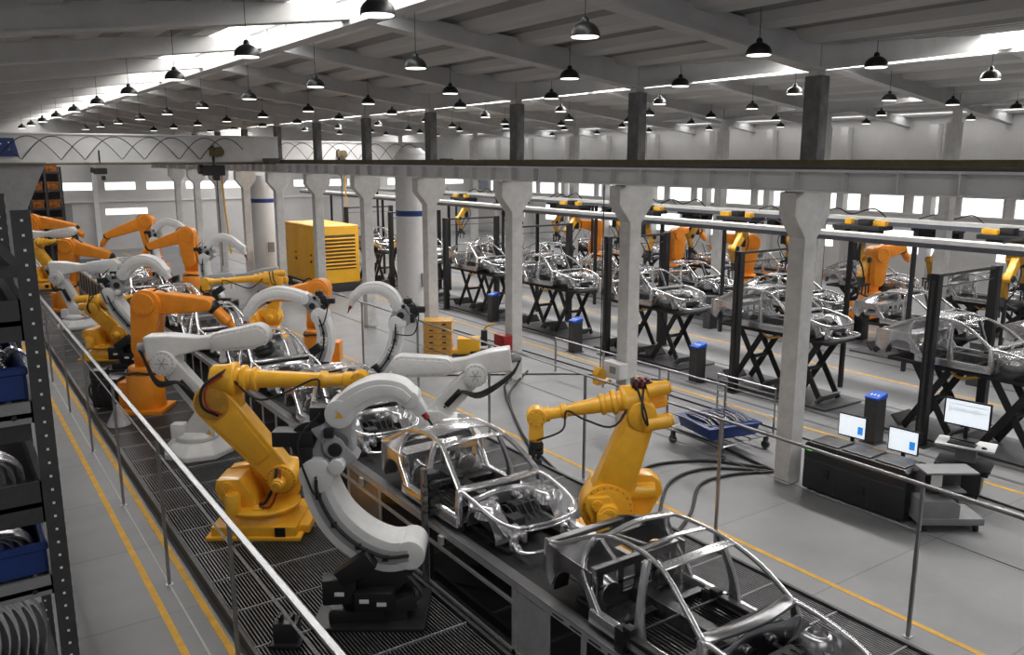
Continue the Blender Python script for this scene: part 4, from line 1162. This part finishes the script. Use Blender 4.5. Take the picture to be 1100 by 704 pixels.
def gantry_robot(label):
    t = thing('gantry_robot', label, 'robot', (0, 0, 0), 0, 'hanging yellow gantry robots')
    m = MB(); m.box((0, 0, 3.96), (.7, 1.5, .12)); m.box((0, .3, 3.80), (.5, .5, .22)); m.box((.2, -.5, 3.82), (.3, .4, .24)); m.box((-.2, -.1, 3.76), (.2, .7, .16))
    m.build('carriage', 'black_soft', t, bevel=.01, seg=1)
    MB().box((-.15, -.5, 4.10), (.22, .22, .16)).build('carriage_drive', 'yellow', t, bevel=.02)
    MB().box((-.12, .5, 4.09), (.2, .4, .14)).build('carriage_drive', 'yellow', t, bevel=.02)
    MB().box((.05, .15, 4.12), (.3, .34, .16)).build('drive_cover', 'black_soft', t, bevel=.01)
    m = MB(); m.cyl((0, -.1, 3.92), (0, -.1, 3.50), .17, n=18); m.cyl((0, -.28, 3.45), (0, .08, 3.45), .15, n=16)
    m.build('shoulder', 'yellow_worn', t, bevel=.015)
    MB().prism(hull((-.05, 3.45), .12, (-.38, 2.98), .10), -.26, -.08, 'xz').build('upper_arm', 'yellow', t, bevel=.02)
    MB().prism(hull((-.38, 2.98), .11, (-.18, 2.50), .08), -.1, .07, 'xz').build('forearm', 'yellow_worn', t, bevel=.02)
    MB().cyl((-.38, -.3, 2.98), (-.38, .1, 2.98), .09, n=16).build('joint_motor', 'black', t, bevel=.01)
    MB().box((.16, 0, 3.25), (.12, .2, .5)).build('valve_block', 'black', t, bevel=.01)
    m = MB(); m.box((-.18, 0, 2.36), (.16, .16, .24)); m.box((-.18, .05, 2.22), (.44, .05, .05)); m.box((-.18, .0, 2.3), (.05, .6, .05))
    for x in (-.36, -.18, 0): m.box((x, .05, 2.08), (.04, .04, .28))
    for y in (-.25, .25): m.box((-.18, y, 2.15), (.04, .04, .25)); 
    m.cyl((-.18, -.1, 2.3), (-.18, -.35, 2.2), .05, n=8)
    m.build('gripper', 'black_soft', t, bevel=.006, seg=1)
    MB().tube([(0, .1, 3.8), (.3, .1, 3.3), (.05, .15, 2.8), (-.14, .12, 2.4)], .025, 6).tube([(0.1, .1, 3.8), (.36, -.1, 3.2), (.0, -.2, 2.7), (-.14, -.1, 2.4)], .018, 6).build('cable_hose', 'rubber', t)
    return t
g0 = None
for i, (x, y, s) in enumerate([(22.25, 10.2, 0), (22.25, 14.4, 1), (22.25, 18.9, 0), (22.25, 23.4, 1), (22.25, 27.8, 0), (22.25, 32.2, 1), (22.25, 36.7, 0)]):
    lab = 'yellow robot hanging from a black carriage above the car bodies, %s of the front rail' % ORD[i]
    if g0 is None: g0 = gantry_robot(lab); g0.location = (x, y, .11); remember(g0)
    else: dup(g0, (x, y, .11), (.0 if s == 0 else PI), lab)
for i, (x, y, s) in enumerate([(27.4, 12.4, 1), (27.4, 15.2, 0), (27.4, 21.3, 1), (27.4, 26.2, 0), (27.4, 31.4, 1), (27.4, 36.0, 0), (27.4, 41.0, 1)]):
    dup(g0, (x+.45, y, -.29), s*PI, 'yellow robot hanging from a black carriage, %s of the rear rail' % ORD[i])
for i, (x, y) in enumerate([(28.9, 18.1), (28.9, 24.0), (28.9, 28.4), (28.9, 34.2)]):
    robot_drum((x, y, .02), S0+(0 if i % 2 else 20), 'orange robot standing among the far car bodies, %s of that row' % ORD[i], (.1, 2.5), (-1.2 if i % 2 else 1.2, 2.7), (-1.6 if i % 2 else 1.6, 2.2), S=1.05, group='orange robots in the right hall')

# control pedestals
def pedestal():
    t = thing('control_pedestal', '', 'pedestal', (0, 0, 0), 0, 'blue-topped control pedestals')
    MB().bb(-.17, .17, -.15, .15, .02, .98).bb(-.22, .22, -.2, .2, 0, .02).build('cabinet', 'dark_steel', t, bevel=.012, seg=1)
    MB().prism([(-.18, .98), (.18, .98), (.18, 1.10), (-.18, 1.02)], -.16, .16, 'xz').build('control_top', 'blue_top', t, bevel=.008, seg=1)
    m = MB()
    for k in range(3): m.box((-.04, -.08+.08*k, 1.055), (.07, .03, .02), ry=-.2)
    m.build('button', 'label_white', t)
    return t
pd = pedestal(); remember(pd)
for i, (x, y, d) in enumerate([(16.24, 9.85, 'behind the two small monitors'), (16.81, 15.5, 'behind the blue tray trolley'), (16.37, 20.27, 'right of the red box column'), (17.06, 26.07, 'behind the yellow pallet truck')]):
    lab = 'dark control pedestal with blue top, %s' % d
    if i == 0: pd.location = (x, y, 0); pd['label'] = lab
    else: dup(pd, (x, y, 0), 0, lab)
for i, (x, y) in enumerate([(25.6, 16.3), (22.8, 11.0), (22.8, 20.5)]):
    o = MB().bb(-.2, .2, -.16, .16, 0, 1.15).bb(-.21, .21, -.17, .17, 1.15, 1.18).bb(-.16, .16, -.18, -.16, .5, 1.0).build('machine_cabinet', 'dark_steel', None, bevel=.01)
    o.location = (x, y, 0); tag(o, 'plain dark cabinet between the lift lines, %s' % ['beneath the black-tooled yellow robot', 'near the right edge', 'farther back'][i], 'cabinet', 'dark cabinets between lift lines')

# ================================================================== TRANSFORMER-LIKE BLACK CONSOLE WITH MONITORS
def console():
    t = thing('control_console', 'long low black machine cabinet behind the right railing', 'cabinet', (12.75, 9.05, 0), math.radians(-88))
    # local x runs toward the camera side along the hall, y across
    m = MB(); L = 1.95
    m.prism([(0, .05), (L, .05), (L, .88), (L-.06, .94), (.06, .94), (0, .88)], 0, .62, 'xz')
    m.build('body', 'machine_black', t, bevel=.02)
    m = MB()
    for i in range(3): m.bb(.1+.62*i, .64+.62*i, .05, .57, .94, .965)
    m.build('lid', 'machine_black', t, bevel=.015)
    m = MB()
    m.bb(.02, L-.02, -.012, 0, .60, .63)
    for x in (.65, 1.3): m.bb(x-.008, x+.008, -.01, 0, .08, .6)
    m.build('trim_strip', 'dark_steel', t)
    MB().bb(.42, .52, -.02, 0, .34, .52).build('hatch', 'black', t, bevel=.006); MB().bb(1.0, 1.22, -.02, 0, .28, .42).build('hatch', 'black', t, bevel=.006)
    MB().bb(.06, .16, -.012, 0, .78, .81).build('indicator', 'green_led', t)
    m = MB()
    for x in (.12, L-.12):
        for y in (.1, .52): m.cyl((x-.03, y, .04), (x+.03, y, .04), .04, n=12)
    m.build('castor', 'rubber', t)
console()
def monitor(loc, rz, label, w_=.54, h_=.44, big=False, group='monitors'):
    t = thing('computer_monitor', label, 'monitor', loc, rz, group)
    z0 = .16 if not big else .24
    MB().box((0, .0, z0+h_/2), (w_, .035, h_)).build('housing', 'black', t, bevel=.008, seg=1)
    s = MB().use('screen_white'); s.box((0, -.02, z0+h_/2), (w_*.92, .004, h_*.88))
    s.build('screen', None, t)
    d = MB()
    if not big: d.box((w_*.30, -.024, z0+h_*.38), (w_*.18, .004, h_*.34)); d.build('screen_tile', 'screen_blue', t)
    else:
        random.seed(2)
        for i in range(22): d.box((-w_*.38+w_*.76*i/21, -.024, z0+h_*.6), (.006, .004, random.uniform(.02, .1)*h_*2))
        d.box((0, -.024, z0+h_*.8), (w_*.8, .004, .006)); d.build('chart_line', 'machine_grey', t)
    MB().box((0, .03, z0*.55), (.07, .03, z0*1.1)).box((0, .0, .012), (w_*.55, .24, .024)).build('stand', 'black', t, bevel=.006, seg=1)
    return t
def pc(loc, rz, label):
    t = thing('desktop_computer', label, 'computer', loc, rz, 'black desktop computers')
    MB().box((0, 0, .08), (.5, .42, .15)).build('case', 'machine_black', t, bevel=.01)
    MB().box((.12, -.212, .09), (.2, .01, .03)).build('drive_slot', 'dark_steel', t)
QM = math.radians(-84)
def desk(loc, rz, label, sx, sy, h):
    t = thing('work_table', label, 'table', loc, rz, 'tables behind the black cabinet')
    MB().box((0, 0, h-.02), (sx, sy, .04)).build('table_top', 'machine_grey', t, bevel=.006, seg=1)
    for a in (-1, 1):
        for b in (-1, 1): MB().box((a*(sx/2-.04), b*(sy/2-.04), h/2-.02), (.045, .045, h-.04)).build('leg', 'dark_steel', t)
desk((13.66, 8.62, 0), QM, 'low grey table under the left small monitor', .8, .48, .62)
desk((13.66, 7.6, 0), QM, 'low grey table under the right small monitor', .8, .48, .62)
pc((13.66, 8.62, .62), QM, 'black desktop computer under the left small monitor')
pc((13.66, 7.6, .62), QM, 'black desktop computer under the right small monitor')
monitor((13.60, 8.66, .78), QM, 'small monitor with blue tile, left one behind the black cabinet')
monitor((13.60, 7.66, .78), QM, 'small monitor with blue tile, right one behind the black cabinet')
def computer_stand():
    t = thing('workstation_cart', 'black pedestal workstation cart carrying the large monitor', 'cart', (14.85, 7.2, 0), math.radians(-70))
    MB().box((0, .1, .34), (.62, .5, .5)).box((.35, .05, .5), (.12, .4, .08)).build('cabinet', 'machine_black', t, bevel=.03)
    MB().box((0, 0, .62), (.9, .62, .04)).build('lower_shelf', 'machine_black', t, bevel=.01)
    MB().box((0, .12, .80), (.34, .2, .34)).build('pillar', 'machine_grey', t, bevel=.01)
    MB().box((0, -.02, .99), (.95, .55, .035)).build('work_top', 'white_steel', t, bevel=.012)
    m = MB()
    for sx in (-1, 1):
        for sy in (-1, 1): m.cyl((sx*.26-.02, sy*.2+.1, .045), (sx*.26+.02, sy*.2+.1, .045), .045, n=12)
    m.build('castor', 'rubber', t)
computer_stand()
monitor((14.98, 7.30, 1.01), math.radians(-82), 'large monitor showing a chart, on the black workstation cart', .80, .50, True)
kb = MB().box((0, 0, .012), (.46, .18, .02)); 
for i in range(4): kb.box((0, -.06+.04*i, .026), (.42, .028, .01))
kb = kb.build('keyboard', 'dark_steel', None, bevel=.003, seg=1); kb.location = (14.70, 7.20, 1.008); kb.rotation_euler = (0, 0, math.radians(-76)); tag(kb, 'dark keyboard on the white top below the large monitor', 'keyboard')
ms = MB().ball((0, 0, .02), .04).build('computer_mouse', 'black'); ms.scale = (.8, 1.2, .7); ms.location = (14.76, 6.84, 1.005); tag(ms, 'black mouse on the white top beside the keyboard', 'mouse')
def tool_cart():
    t = thing('tool_cart', 'grey wheeled cart with raised shelf at the end of the black cabinet', 'cart', (13.35, 6.72, 0), math.radians(-34.5))
    m = MB().box((0, 0, .18), (1.05, .62, .12)); m.prism([(-.52, .22), (.12, .22), (.12, .46), (.0, .54), (-.52, .54)], -.29, .1, 'xz')
    m.build('chassis', 'machine_grey', t, bevel=.02)
    MB().box((.0, .12, .68), (.5, .2, .62)).build('upright', 'dark_steel', t, bevel=.01)
    MB().box((-.02, 0, .98), (.86, .44, .035)).build('top_shelf', 'machine_grey', t, bevel=.008)
    MB().box((-.0, -.12, .68), (.42, .26, .03)).build('drawer', 'machine_grey', t, bevel=.006)
    MB().box((-.22, -.10, .82), (.18, .02, .22)).build('label_plate', 'label_white', t)
    for sx in (-1, 1):
        for sy in (-1, 1):
            MB().cyl((sx*.42-.025, sy*.24, .06), (sx*.42+.025, sy*.24, .06), .06, n=14).box((sx*.42, sy*.24, .11), (.07, .06, .05)).build('castor', 'rubber', t)
tool_cart()

# ================================================================== BLUE TRAY TROLLEY
def trolley():
    t = thing('parts_trolley', 'tubular steel trolley with two railed sides holding the blue tray', 'trolley', (13.3, 11.56, 0))
    X = .78; Z = .34
    m = MB()
    for s in (-1, 1): m.tube([(-X, s*X, Z), (X, s*X, Z)], .028, 8, 0); m.tube([(s*X, -X, Z), (s*X, X, Z)], .028, 8, 0)
    for i in range(6): m.tube([(-X+.26*i+.13, -X, Z), (-X+.26*i+.13, X, Z)], .014, 6, 0)
    m.build('deck', 'rail_steel', t)
    for x, H in ((-X, 1.62), (X, 1.30)):
        m = MB()
        m.tube([(x, -X, Z), (x, -X, H), (x, X, H), (x, X, Z)], .024, 8, 0)
        for f in (.12, .24): m.tube([(x, -X, H-f), (x, X, H-f)], .014, 6, 0)
        m.tube([(x, -X, .7), (x, X, .7)], .014, 6, 0)
        m.build('side_guard', 'rail_steel', t)
    for a in (-1, 1):
        for b in (-1, 1):
            MB().cyl((a*.68-.03, b*.68, .09), (a*.68+.03, b*.68, .09), .09, n=16).box((a*.68, b*.68, .22), (.08, .07, .16)).build('castor', 'dark_steel', t)
    th = math.radians(-12)
    b = thing('parts_tray', 'blue plastic tray with pressed metal parts on the tubular trolley', 'tray', (13.25, 11.56, .37), th)
    m = MB(); m.prism([(-.56, 0), (.56, 0), (.64, .24), (-.64, .24)], -.56, .56, 'xz'); m.bb(-.66, .66, -.62, .62, .22, .26)
    m.build('shell', 'blue', b, bevel=.012)
    random.seed(7)
    for i in range(12):
        m = MB(); m.strip([(0, -.5, 0), (.03, -.2, .05), (-.02, .2, .04), (.02, .5, .0)], .08, .012, side=(1, 0, 0)); m.cyl((0, -.1, .03), (0, -.1, .06), .02, n=8)
        o = m.build('pressed_part', 'chrome', None, angle=50)
        x = -.5+.09*i; o.location = (13.25+x*math.cos(th), 11.56+x*math.sin(th), .645+.012*(i % 3)); o.rotation_euler = (0, .35, th+random.uniform(-.12, .12))
        tag(o, 'shiny pressed metal part, %s from the left in the blue tray' % (ORD[i] if i else 'first'), 'metal part', 'pressed parts in the blue tray')
trolley()

# ================================================================== YELLOW GENERATOR, TANKS
def generator():
    t = thing('generator', 'large yellow louvred generator housing behind the columns', 'generator', (14.1, 36, 0))
    MB().bb(0, 2.05, 0, 4.2, .4, 3.05).build('housing', 'gen_yellow', t, bevel=.08, seg=3)
    MB().bb(-.03, 2.08, -.03, 4.23, 0, .4).build('skid_base', 'black_soft', t, bevel=.02)
    m = MB()
    for i in range(9): m.box((1.02, -.02, 1.15+.165*i), (1.62, .10, .03), rx=.6)
    m.build('louvre', 'gen_yellow', t)
    MB().bb(.2, 1.85, -.012, .02, 1.05, 2.62).build('louvre_recess', 'busbar', t)
    for y in (.5, 2.4):
        d = MB().bb(-.02, .02, y, y+1.6, .6, 2.85).build('door', 'gen_yellow', t, bevel=.02)
        MB().cyl((-.06, y+.2, 1.4), (-.02, y+.2, 1.4), .07, n=12).build('door_lock', 'black', d); MB().cyl((-.06, y+.2, 1.7), (-.02, y+.2, 1.7), .05, n=12).build('door_lock', 'black', d)
    MB().bb(-.02, .02, 3.9, 4.15, .6, 2.6).build('dark_side', 'dark_steel', t)
generator()
def tank(x, y, r, top, label, zb):
    t = thing('storage_tank', label, 'tank', (x, y, 0), 0, 'white standing tanks')
    MB().lathe((0, 0, 0), (0, 0, 1), [(0, r), (top-.5, r), (top-.2, r*.93), (top, r*.55)], 36).build('shell', 'tank_white', t, angle=40)
    MB().lathe((0, 0, zb), (0, 0, 1), [(0, r*1.01), (.2, r*1.01)], 36).build('blue_band', 'blue', t)
    MB().box((r*.2, -r-.03, 1.6), (.3, .1, .5)).build('valve_box', 'machine_grey', t)
tank(14.75, 28.0, .62, 6.4, 'white cylindrical tank with blue band, right one beside the columns', 3.95)
tank(14.0, 42.9, .58, 5.2, 'white cylindrical tank with blue band, left one beyond the generator', 3.85)
def barrel_shelves():
    pass
# pallet stack and pallet truck
def pallets():
    z = 0.0; base = (12.55, 22.3)
    for i in range(6):
        t = thing('carton_crate', 'shrink-wrapped tan crate, %s of the stack by the railing' % ['lowest', 'second', 'third', 'fourth', 'fifth', 'topmost'][i], 'crate', (base[0], base[1], z), math.radians(-34), 'stacked crates')
        m = MB()
        for s in (-1, 1): m.bb(-.42, .42, s*.32-.015, s*.32+.015, .03, .17); m.bb(s*.42-.015, s*.42+.015, -.32, .32, .03, .17)
        m.bb(-.42, .42, -.32, .32, .0, .03); m.build('shell', 'carton', t, bevel=.006, seg=1)
        MB().bb(-.44, .44, -.34, .34, .165, .19).build('lid', 'yellow_worn', t)
        d = MB()
        for x in (-.2, .2): d.bb(x-.06, x+.06, -.34, -.33, .07, .12)
        d.bb(-.445, -.435, -.08, .08, .07, .12); d.build('grip_hole', 'black', t)
        z += .19
    t = thing('pallet_truck', 'low yellow pallet truck beside the tan crates', 'truck', (13.35, 21.8, 0), math.radians(-34))
    MB().box((0, 0, .32), (.7, .5, .5)).box((-.5, 0, .16), (.6, .5, .12)).build('body', 'gen_yellow', t, bevel=.04)
    MB().box((.48, .05, .55), (.2, .26, .5)).box((.3, -.1, .1), (.5, .5, .16)).build('control_head', 'black', t, bevel=.03)
    MB().tube([(.45, 0, .8), (.62, 0, .95), (.8, 0, .98)], .03, 8).build('tiller', 'gen_yellow', t)
pallets()

# boxes on columns and floor items
o = MB().box((0, 0, .45), (.28, .5, .62)).box((-.15, 0, .45), (.02, .34, .4)).build('fire_box', 'red', None, bevel=.02); o.location = (12.492, 18.6, .55); tag(o, 'red box fixed to the column behind the white forearm', 'box')
t = thing('switch_box', 'light grey switch box on the column above the yellow robot', 'switch box', (12.50, 14.0, 1.08))
MB().box((0, 0, .2), (.26, .56, .36)).build('case', 'white_steel', t, bevel=.015)
MB().box((-.14, -.05, .22), (.02, .18, .16)).build('display', 'machine_grey', t)
t = thing('lifting_hook', 'yellow hoist hook block hanging beside the grey switch box', 'hoist', (12.3, 14.3, 0))
MB().box((0, 0, 1.17), (.3, .2, .2), ry=.5).box((.1, 0, .95), (.34, .2, .1)).box((-.1, 0, 1.05), (.1, .2, .3)).build('block', 'yellow', t, bevel=.03)
MB().cyl((0, 0, 1.2), (0, 0, 5.46), .012, n=6).build('chain', 'rubber', t)

# floor hoses on the right
def hose(pts, label, r=.030):
    o = MB().tube([(x, y, r+.004) for x, y in pts], r, 8, 8).build('floor_hose', 'rubber'); return tag(o, label, 'hose', 'black hoses on the floor')
hose([(8.9, 9.3), (9.6, 9.6), (10.9, 10.6), (12.0, 10.7), (12.9, 9.95)], 'black floor hose, lowest curve from the right yellow robot to the near column')
hose([(8.8, 8.6), (9.3, 8.9), (10.2, 9.4), (11.3, 10.2), (12.2, 10.2), (12.95, 9.85)], 'black floor hose, second curve towards the near column')
hose([(8.9, 10.0), (9.8, 10.5), (11.0, 11.4), (12.2, 11.1), (13.0, 10.1)], 'black floor hose, upper curve towards the near column')
hose([(9.0, 11.2), (9.7, 13.3), (10.9, 15.8), (12.0, 17.8), (12.5, 18.4)], 'black floor hose running from the red column box to the yellow robot')
hose([(9.4, 12.0), (10.2, 14.4), (11.6, 17.0), (12.7, 18.2), (13.6, 19.0)], 'black floor hose beside the one from the red column box')
hose([(13.2, 13.2), (13.3, 12.0), (13.1, 10.6), (13.0, 9.8)], 'black floor hose under the tubular trolley')
hose([(10.6, 20.5), (12.0, 19.6), (14.5, 18.0), (16.2, 16.0)], 'thin black hose crossing the floor beyond the red box', .02)
hose([(14.9, 26), (15.1, 20), (15.2, 14), (15.1, 8.5), (15.0, 5.6)], 'long black cable along the right floor channel', .02)

# second low guard rail at right of trolley
railing(14.3, [12.3, 14.4, 16.5, 18.6], 1.0, 'low steel rail behind the blue tray trolley', [(.5, .012)], 12.3, 18.6, .024, name='guard_rail')

# clutter at far left: shelving with orange parts
def far_rack():
    t = thing('storage_rack', 'tall far rack stacked with orange parts beyond the crane leg', 'rack', (4.6, 54, 0))
    m = MB()
    for x in (0, .8, 1.6): m.bb(x-.06, x+.06, -.06, .06, 0, 5.6); m.bb(x-.06, x+.06, 1.2, 1.3, 0, 5.6)
    for z in (1.2, 2.2, 3.2, 4.2, 5.2): m.bb(0, 1.6, 0, 1.3, z, z+.1)
    m.bb(0, 1.6, 1.28, 1.3, 0, 5.6)
    m.build('frame', 'rack_steel', t)
far_rack()
random.seed(9)
ob = None
lv = ['lowest', 'second', 'third', 'fourth', 'top']
for j in range(5):
    for i in range(2):
        lab = 'orange crate on the far rack, %s shelf, %s from the left' % (lv[j], ['first', 'second', 'third'][i])
        if ob is None:
            ob = MB().bb(-.28, .28, -.35, .35, 0, .42).bb(-.32, .32, -.38, .38, .36, .46).bb(-.15, .15, -.37, -.34, .15, .3).build('parts_crate', 'orange_dark', None, bevel=.02)
            ob.location = (5.0, 54.6, 1.3); tag(ob, lab, 'crate', 'orange crates on the far rack')
        else:
            c = ob.copy(); COL.objects.link(c); c.location = (5.0+.8*i, 54.6, 1.3+1.0*j); c['label'] = lab

t = thing('cable_junction', 'black junction box with two lever plugs on the grating below the near handrail', 'junction box', (3.05, 9.35, .115), math.radians(-34))
MB().box((0, 0, .16), (.30, .22, .30)).box((.0, -.02, .03), (.38, .30, .05)).build('case', 'machine_black', t, bevel=.015)
for k in (-1, 1): MB().cyl((.07*k, 0, .31), (.07*k, -.02, .40), .035, n=12).box((.07*k, -.05, .39), (.04, .12, .025)).build('plug', 'black', t, bevel=.006)
t = thing('cable_cabinet', 'black equipment box with cables left of the tall orange robot', 'equipment', (3.05, 21.6, .115), math.radians(-34))
MB().box((0, 0, .40), (.62, .46, .70)).box((-.2, .0, .84), (.3, .36, .2)).build('case', 'machine_black', t, bevel=.02)
for k in range(3): MB().tube([(-.25+.2*k, -.24, .7), (-.3+.2*k, -.36, .5), (-.2+.2*k, -.30, .1)], .025, 6).build('cable', 'rubber', t)
t = thing('film_cone', 'small clear plastic cone standing on the walkway by the railing', 'cone', (2.95, 20.0, .115))
MB().lathe((0, 0, 0), (0, 0, 1), [(0, .26), (.03, .25), (.4, .06), (.46, .05)], 16).build('cone', 'wrap', t)
